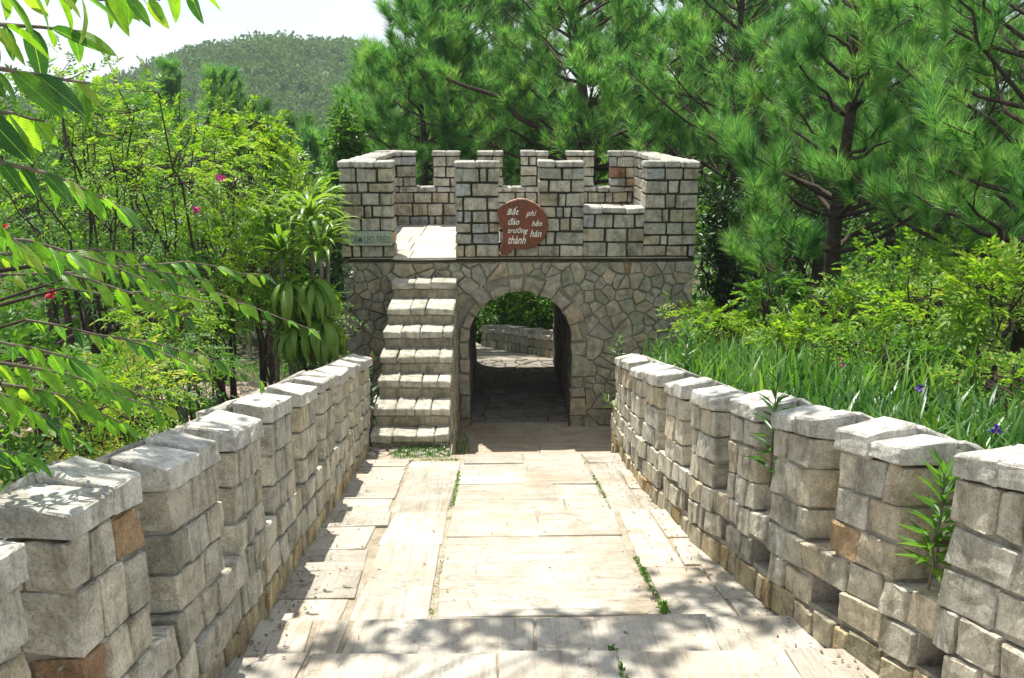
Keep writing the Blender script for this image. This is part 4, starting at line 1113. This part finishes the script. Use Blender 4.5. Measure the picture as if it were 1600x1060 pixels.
# ---- foreground tree: trunk outside the frame, branches with leaves as parts
FT=empty('foreground_tree',(-3.3,1.6,-3.2),'tree at the left edge whose long leafy branches hang across the foreground','tree')
tm=TM(); tm.tube([(-3.3,1.6,-3.4),(-3.25,1.65,-2),(-3.1,1.7,-.6),(-3.0,1.8,.6),(-2.8,2.2,1.8),(-2.8,2.4,2.65)],[.11,.10,.085,.07,.05,.035],10); tm.obj('trunk',M_BARK,FT,smooth=True)
def leafmesh(fold,curl,wid):
    V=[];Fc=[];n=7
    for i in range(n+1):
        t=i/n; w=wid*(math.sin(math.pi*min(1,t**.8))**.75 if 0<t<1 else .02)*.5; z=-curl*t*t
        V+=[(t,-w,z+fold*w+.012*math.sin(t*20)*w/wid),(t,0,z),(t,w,z+fold*w)]
    for i in range(n):
        for j in (0,1): a=i*3+j; Fc.append([a,a+1,a+4,a+3])
    me=bpy.data.meshes.new('broad_leaf'); me.from_pydata(V,[],Fc); me.polygons.foreach_set('use_smooth',[True]*len(Fc)); me.materials.append(M_BRV); return me
LMs=[leafmesh(.35,.18,.36),leafmesh(.2,.35,.40),leafmesh(.5,.1,.34),leafmesh(-.15,.25,.38)]
def frond(a,b,d0,d1,n,size,droop=.10,hang=.35,owner=None,both=True,rad=.006):
    """branch from pixel a at depth d0 to pixel b at depth d1 (real places), leaves alternate along it"""
    A=at(a[0],a[1],d0); B=at(b[0],b[1],d1); Lb=np.linalg.norm(B-A)
    Q=curve(A,B,7,droop,.015); tm=TM(); tm.tube(Q,np.linspace(rad,rad*.4,7),5)
    br=tm.obj('branch',M_PALEB,owner or FT,origin=A,smooth=True)
    dirb=(B-A)/Lb; side=np.cross(dirb,[0,0,1]); side/=np.linalg.norm(side)
    for i in range(n):
        f=(i+.5)/n; k=min(5,int(f*6)); p=Q[k]+(Q[k+1]-Q[k])*(f*6-k)
        for s in ((1,-1) if both else (1 if i%2 else -1,)):
            d=dirb*U(.45,.8)+side*s*U(.5,.9)+np.array([0,0,-hang*U(.5,1.5)]); d/=np.linalg.norm(d)
            nn_=np.array([0,0,1.])+rnd(1)[0]*.7; y_=np.cross(nn_,d); y_/=np.linalg.norm(y_); z_=np.cross(d,y_)
            l=bpy.data.objects.new('leaf',random.choice(LMs)); COL.objects.link(l); l.parent=br
            sz=size*U(.5,1.0)*(1-.25*abs(2*f-1)); M=Matrix(((d[0],y_[0],z_[0],p[0]-A[0]),(d[1],y_[1],z_[1],p[1]-A[1]),(d[2],y_[2],z_[2],p[2]-A[2]),(0,0,0,1)))
            l.matrix_basis=M@Matrix.Scale(sz,4); WL[l.name]=p
FR=[((-60,-70),(310,-25),1.7,2.1,9,.135,0,.9),((-80,-30),(250,0),1.6,1.9,8,.13,0,.9),((-90,30),(130,50),1.7,1.9,6,.13,0,.8),((-80,95),(140,130),1.6,1.8,6,.13,0,.8),((-90,160),(70,190),1.7,1.8,4,.13,0,.7),
    ((-80,235),(200,330),1.7,1.9,9,.11,.05,.5),((-60,360),(230,440),2.3,2.6,10,.12,.05,.7),((-60,390),(330,440),3.0,3.4,12,.135,.04,.6),((-40,430),(400,480),3.2,3.8,13,.13,.06,.55),
    ((60,415),(300,500),3.0,3.2,9,.12,.05,.6),((-60,530),(150,575),2.0,2.3,7,.12,.05,.6),((-60,570),(250,640),2.1,2.5,10,.12,.07,.7),
    ((40,560),(270,640),2.8,3.1,8,.12,.05,.6),((-60,640),(110,660),2.4,2.6,6,.12,.04,.5),((-80,290),(40,390),2.0,2.2,5,.12,0,.7),((100,450),(500,520),4.2,4.8,10,.14,.05,.5)]
FT2=empty('foreground_sapling',(-3.0,2.6,-3.4),'leafy sapling at the lower left whose sprays arch towards the left wall','shrub')
tm=TM(); tm.tube([(-3.0,2.6,-3.6),(-2.95,2.6,-2.6),(-2.9,2.65,-1.2)],[.05,.04,.03],8); tm.obj('stem',M_BARK,FT2,smooth=True)
FR2=[((0,600),(200,665),2.3,2.6,9,.12,.06,.7),((40,500),(330,585),3.4,3.8,11,.13,.05,.6),((-50,600),(120,690),2.0,2.3,8,.12,.06,.6),((120,520),(420,600),4.2,4.7,11,.14,.05,.55),((-60,410),(240,400),2.5,3.0,10,.12,.05,.6),((150,420),(420,430),4.0,4.5,11,.14,.05,.55),((-60,700),(60,720),2.0,2.2,5,.12,.05,.5)]
for f_ in FR: frond(*f_)
for f_ in FR2: frond(*f_,FT2)
tm=TM()
for f_ in FR2:
    A=at(f_[0][0],f_[0][1],f_[2]); tm.tube(curve((-2.92,2.65,min(max(A[2]-.4,-3.0),-1.25)),A,5,.03,.03),np.linspace(.014,.006,5),5)
tm.obj('boughs',M_BARK,FT2,smooth=True)
# boughs joining the trunk to the fronds
tm=TM()
for f_ in FR:
    A=at(f_[0][0],f_[0][1],f_[2]); z=min(max(A[2]-.3,-2.6),1.2); tm.tube(curve((-3.1,1.7,z),A,5,.03,.03),np.linspace(.03,.007,5),5)
tm.obj('boughs',M_BARK,FT,smooth=True)
# overhead crown of the same tree: throws the dappled shade on the steps
tm=TM(); bw=TM()
for (x,y,z,r,n) in ((-.55,4.75,1.75,.34,60),(.15,4.85,1.8,.34,60),(.6,5.4,1.75,.28,38),(-1.2,4.5,1.7,.3,42),(.9,5.8,1.8,.25,26),(-1.7,3.9,1.5,.3,40),(-1.6,3.3,1.2,.25,26),(-.1,4.4,1.7,.3,36),(1.0,4.9,1.9,.3,30)):
    x-=.34; y+=.65; z+=2.6; n=int(n*1.7)
    P=np.array([x,y,z])+rnd(n)*RNG.random((n,1))**.5*r*np.array([1.5,1,.35]); tm.add(*leaves(P,rnd(n),np.array([0,0,1])+rnd(n)*.4,.20*np.ones(n),.085*np.ones(n)))
    bw.tube(curve((-2.8,2.4,2.6),(x,y,z),6,.04,.03),np.linspace(.022,.006,6),5)
bw.obj('boughs',M_BARK,FT,smooth=True); k=tm.obj('crown',M_BROAD,FT); k['kind']='stuff'
# ---- iris bed behind the right wall
def blades(tm,P,hgt,wd,lean=.45):
    n=len(P); a=RNG.uniform(0,6.28,n); l=RNG.uniform(.1,1.0,n)*lean; h=hgt*RNG.uniform(.6,1.15,n); w=wd*RNG.uniform(.7,1.2,n)
    d=np.stack([np.cos(a),np.sin(a),np.zeros(n)],1); s=np.stack([-np.sin(a),np.cos(a),np.zeros(n)],1)
    V=[];ks=4
    for i in range(ks+1):
        t=i/ks; c=P+np.array([0,0,1.])*(h*(t-.28*l*t**3))[:,None]+d*(h*l*t*t)[:,None]; ww=(w*(1-t**2.2)*.5+.0008)[:,None]
        V+=[c-s*ww,c+s*ww]
    V=np.stack(V,1).reshape(-1,3); b=(np.arange(n)*2*(ks+1))[:,None,None]
    f=[]
    for i in range(ks): a_=2*i; f+=[[a_,a_+1,a_+3],[a_,a_+3,a_+2]]
    tm.add(V,(b+np.array(f)[None]).reshape(-1,3))
tm=TM(); P=[]
for _ in range(760):
    y=U(1.8,11.0); x=float(xR(min(y,10)))+.36+abs(RNG.normal(0,.62))+.05
    k=int(7); c=np.array([x,y,gz(x,y)-.03]); P.append(c+RNG.normal(0,.05,(k,3))*np.array([1,1,0]))
P=np.concatenate(P); blades(tm,P,.40,.028,.75)
o=tm.obj('iris_bed',M_GRASS,None,origin=np.array([2.4,5,-2.5])); setp(o,'bed of long green iris blades growing along the outside of the right wall','foliage bed',kind='stuff')
tm=TM(); P=[]
for _ in range(360):
    y=U(5.6,11.0); x=float(xR(min(y,10)))+.5+abs(RNG.normal(0,.8)); k=6; c=np.array([x,y,gz(x,y)-.02]); P.append(c+RNG.normal(0,.04,(k,3))*np.array([1,1,0]))
P=np.concatenate(P); blades(tm,P,.62,.034,.6)
o=tm.obj('tall_blade_bed',M_BLADE,None,origin=np.array([2.4,8,-3])); setp(o,'taller brighter blade leaved plants massed between the right wall and the tower','foliage bed',kind='stuff')
# ---- right hand leafy shrubs
RG='light green shrubs on the bank behind the right wall'
def rsh(lab,u,Y,v,rx,rz,n,mat,leaf=.07,kind='spray',**k):
    c=at(u,v,Y); b=(c[0],Y,gz(c[0],Y)); return leafy('bank_shrub',lab,'shrub',b,c,(rx,rx*.8,rz),n,leaf,.45,mat,kind,k.get('pairs',4),k.get('sl',.2),5,RG,tr=.018,droop=.3,shell=.35)
rsh('lime green shrub on the right bank under the pines',1440,7.4,480,.75,.42,230,M_LIME,.075)
rsh('lime green shrub at the right edge above the iris bed',1560,6.6,470,.5,.42,120,M_LIME,.08)
rsh('bright leafy sprig bush left of the lime shrub on the bank',1330,8.4,490,.55,.42,170,M_LIME,.07)
rsh('small glossy leaved bush near the tower side of the bank',1205,9.2,465,.32,.42,80,M_MID,.09)
rsh('mid green shrub low on the right bank',1390,6.6,560,.6,.28,200,M_MID,.06)
rsh('pale green low shrub at the far right of the bank',1560,5.6,600,.4,.2,110,M_LIME,.055)
rsh('green shrub between the iris bed and the tower',1110,10.0,505,.6,.36,210,M_LIME,.07)
rsh('large pale green shrub filling the bank in front of the right hand pines',1500,8.6,440,1.1,.5,330,M_LIME,.08)
rsh('green shrub at the middle of the bank above the iris bed',1270,7.6,545,.6,.3,200,M_LIME,.07)
# ---- lance leaved seedlings
SG_='lance leaved plants growing on and beside the walls'
def seedling(lab,base,h,n,ln,wid=.16,lean=(0,0),mat=None,flower=None):
    base=np.array(base,float); e=empty('seedling',base,lab,'plant',SG_); st=TM(); lf=TM()
    Q=curve(base,base+np.array([lean[0],lean[1],h]),6,0,.02); st.tube(Q,np.linspace(.006,.003,6),5); st.obj('stem',M_PALEB,e,smooth=True)
    f=np.linspace(.15,1,n); idx=np.minimum(4,(f*5).astype(int)); P=Q[idx]+(Q[idx+1]-Q[idx])*(f*5-idx)[:,None]
    a=np.arange(n)*2.4+U(0,6); up=.2+1.2*f[:,None]**2
    D=np.stack([np.cos(a),np.sin(a),np.zeros(n)],1)+np.array([0,0,1.])*up
    lf.add(*leaves(P,D,np.tile([0,0,1.],(n,1))-D*.3,ln*(1-.3*f),ln*wid*(1-.3*f))); k=lf.obj('foliage',mat or M_GRASS,e)
    if flower is not None:
        fl=TM(); c=Q[-1]+np.array([0,0,.02]); fl.add(*leaves(np.tile(c,(7,1)),rnd(7)+np.array([0,0,.8]),rnd(7),.05*np.ones(7),.03*np.ones(7))); fl.obj('flower',flower,e)
p=at(1215,715,4.18); seedling('seedling with drooping leaves rooted in a crenel halfway along the right wall',(xR(4.2)+.02,4.19,bz(4.2)+.62),.58,34,.17,.2)
seedling('taller lance leaved seedling rooted in the nearest crenel of the right wall',(xR(2.95)+.03,2.95,bz(2.95)+.47),.50,52,.17,.2,mat=M_MID)
seedling('seedling sprouting beside the tower above the end of the right wall',(xR(9.4)+.02,9.5,bz(9.4)+.95),.28,18,.16)
seedling('sprig sticking out of the end face of the right wall',(xR(9)-.02,9.0,bz(9)+.42),.16,14,.15,lean=(-.12,0))
for (x,y,l) in ((1.9,9.7,'tall lance leaved plant nearest the tower behind the right wall'),(2.2,9.2,'lance leaved plant with pale leaf tips behind the far end of the right wall'),(2.6,10.2,'bushy lance leaved plant against the tower flank'),(1.75,7.6,'lance leaved plant leaning over the middle of the right wall')):
    seedling(l,(x,y,gz(x,y)),.75,46,.22,.17)
sb=(-1.47,9.65,-4.0); seedling('dark leaved plant with a red flower between the left wall and the stairs',sb,1.25,44,.20,.4,mat=M_DARK,flower=M_RED)
# iris flowers
for (u,v,Y,l) in ((1557,672,3.6,'violet iris flower standing above the right wall'),(1438,607,4.9,'smaller purple iris flower deep in the iris bed')):
    c=at(u,v,Y); e=empty('iris_flower',(c[0],Y,c[2]-.35),l,'flower','iris flowers in the bed'); tm=TM(); tm.tube([c-[0,0,.35],c],[.004,.003],5); tm.obj('stem',M_GRASS,e)
    tm=TM(); D=rnd(9)+np.array([0,0,.3]); tm.add(*leaves(np.tile(c,(9,1)),D,rnd(9),.034*np.ones(9),.024*np.ones(9),.3)); tm.obj('petals',M_PURP,e)
# red and pink blooms in the garden (on thin stems)
for (u,v,Y,m,l) in ((80,460,7,M_RED,'red bloom hanging under the foreground branch'),(5,358,7,M_RED,'red bloom at the extreme left of the photo'),(345,279,8.6,M_PINK,'pink bloom high in the lime shrub'),(305,328,8.5,M_PINK,'pink bloom low in the lime shrub'),(1313,566,7,M_PINK,'pink bloom among the iris blades')):
    c=at(u,v,Y); e=empty('bloom',c-[0,0,.25],l,'flower','single blooms among the shrubs'); tm=TM(); tm.tube([c-[0.02,0,.25],c],[.004,.003],5); tm.obj('stem',M_GRASS,e)
    tm=TM(); D=rnd(10); tm.add(*leaves(np.tile(c,(10,1)),D,rnd(10),.06*np.ones(10),.045*np.ones(10),.3)); tm.obj('petals',m,e)
# ---- grass tufts: patch by the stairs and weeds in the joints
def tuft(label,rect,n,h,w,z,cat='grass'):
    tm=TM(); P=np.stack([RNG.uniform(rect[0],rect[1],n),RNG.uniform(rect[2],rect[3],n),np.full(n,z)],1); m=((P[:,0]-(rect[0]+rect[1])/2)/((rect[1]-rect[0])/2))**2+((P[:,1]-(rect[2]+rect[3])/2)/((rect[3]-rect[2])/2))**2<1
    blades(tm,P[m],h,w,.9); o=tm.obj('grass_patch',M_GRASS,None); setp(o,label,cat,kind='stuff')
tuft('patch of short grass on the terrace at the foot of the stairs',(-1.15,-.5,8.3,8.82),1500,.055,.006,-3.51)
tuft('dark grass along the foot of the stair side',(-.52,-.35,8.5,10.6),260,.09,.01,-4.0)
tm=TM()
def weeds(x0,y0,x1,y1,n,s=.018):
    t=RNG.random(n); P=np.stack([x0+(x1-x0)*t+RNG.normal(0,.006,n),y0+(y1-y0)*t+RNG.normal(0,.01,n),np.zeros(n)],1); P[:,2]=[pz(y)+.004 for y in P[:,1]]
    tm.add(*leaves(P,rnd(n)+np.array([0,0,.6]),rnd(n),s*RNG.uniform(.6,1.6,n),s*.6*np.ones(n)))
weeds(.88,4.0,.87,4.9,150,.018); weeds(.89,4.0,.9,4.12,60,.026); weeds(.88,4.5,.875,4.7,70,.02); weeds(-.355,3.8,-.355,5.0,60,.014); weeds(-.36,6.2,-.36,7.5,170,.02); weeds(.885,6.3,.885,7.3,90,.02)
weeds(.3,3.82,.32,3.95,60,.02); weeds(.53,3.4,.53,3.5,40,.02); weeds(.53,2.95,.53,3.25,60,.02); weeds(-.9,8.2,-.4,8.25,120,.02);
o=tm.obj('joint_weeds',M_MID,None); setp(o,'small weeds growing in the joints of the paving','weeds',kind='stuff')
# ground litter / low plants over the garden floor
tm=TM(); P=[]
for _ in range(9000):
    y=U(3,22); x=-1.7-abs(RNG.normal(0,1))*5.5
    if 9.8<y<15.6 and -8<x<-1.9: continue
    P.append((x,y,gz(x,y)))
blades(tm,np.array(P),.16,.02,.9); 
P=[]
for _ in range(7000):
    y=U(2,16); x=xR(min(y,10))+1.0+U(0,9)
    if y>10.8 and x<2.75: continue
    P.append((x,y,gz(x,y)))
blades(tm,np.array(P),.2,.022,.9)
o=tm.obj('ground_cover',M_MID,None,origin=np.array([0,8,-4])); setp(o,'rough grass covering the ground on both sides of the walled path','ground cover',kind='stuff')
# fallen leaves and needles on the bank and along the path edges
tm=TM(); P=[]
for _ in range(2600):
    y=U(3,12); x=xR(min(y,10))+.9+U(0,6); 
    if y>10.8 and x<2.8: continue
    P.append((x,y,gz(x,y)+.02))
for _ in range(420):
    y=U(2.9,8.5); s_=random.random()<.5; x=(xL(y)+abs(random.gauss(0,.12))+.02) if s_ else (xR(y)-abs(random.gauss(0,.12))-.02); P.append((x,y,pz(y)+.008))
for _ in range(60):
    y=U(2.9,8.5); x=U(xL(y)+.1,xR(y)-.1); P.append((x,y,pz(y)+.008))
P=np.array(P); n=len(P); D=rnd(n)*np.array([1,1,.2]); sz=np.where(P[:,0]>xR(5)+.6,.07,.028)*RNG.uniform(.6,1.3,n); tm.add(*leaves(P,D,np.array([0,0,1.])+rnd(n)*.3,sz,sz*.4))
o=tm.obj('leaf_litter',M_DEAD,None,origin=np.array([0,6,-3])); setp(o,'brown fallen leaves lying on the bank and along the path edges','leaf litter',kind='stuff')
# ---- sandy garden path, rails, low round planter
xsP=np.linspace(-9,-2.15,16); ysP=np.linspace(12.2,15.4,8)
V,T=grid(xsP,ysP,lambda x,y: terrain_z(x,y)+.05+0*x); o=big('garden_path',V,T,M_SAND,origin=np.array([-5,13,-4.2])); o['kind']='structure'
def rail(label,pts,hs_,posts):
    e=empty('log_rail_fence',pts[0],label,'fence','log rail fences of the garden'); a,b=map(np.array,pts)
    for h in hs_:
        tm=TM(); tm.tube(curve(a+[0,0,h],b+[0,0,h],6,0,.006),np.full(6,.045),8); tm.obj('rail',M_LOG,e,smooth=True)
    for i in range(posts):
        p=a+(b-a)*(i+.5)/posts; tm=TM(); tm.tube([p-[0,0,.15],p+[0,0,hs_[-1]+.1]],[.055,.05],8); tm.obj('post',M_LOG,e,smooth=True)
rail('two pale log rails slanting up behind the slender trunks',((-8.3,15.6,-4.3),(-6.2,18.6,-4.35)),(.3,.62),3)
rail('long log rail along the far side of the sandy path',((-6.2,15.9,-4.3),(-2.3,15.7,-4.3)),(.28,.55),4)
# planter ring of upright stones
PL_=empty('stone_planter',(-4.0,10.9,-4.25),'low dark curved planter edge of upright stones beside the sandy path','planter')
for i in range(26):
    a0=math.pi*.05+i*math.pi*.9/26; a1=a0+math.pi*.9/26-.012; r0,r1=1.45,1.6; C=np.zeros((2,2,2,3)); h=U(.30,.35)
    for ii,a in enumerate((a1,a0)):
        for jj,r in enumerate((r0,r1)):
            for kk_,z in enumerate((-4.3,-4.25+h)): C[ii,jj,kk_]=(-4.0+r*math.cos(a),10.5+r*math.sin(a)*.9,z)
    stone('stone',C,M_DARKSTONE,PL_,(.2,.2,.2),.015,.006)

# ------------------------------------------------------------------ thin air haze over the whole scene
m=bpy.data.materials.new('air'); m.use_nodes=True; t=m.node_tree; t.nodes.clear(); out=t.nodes.new('ShaderNodeOutputMaterial')
pv=t.nodes.new('ShaderNodeVolumePrincipled'); pv.inputs['Color'].default_value=(.86,.92,1,1); pv.inputs['Density'].default_value=.0005; pv.inputs['Anisotropy'].default_value=.2
t.links.new(pv.outputs[0],out.inputs['Volume'])
hz=box('haze',-920,920,-8,1420,-12.5,34,m,None,origin=np.zeros(3)); hz['kind']='stuff'; hz['label']='thin pale air over the valley and hill'
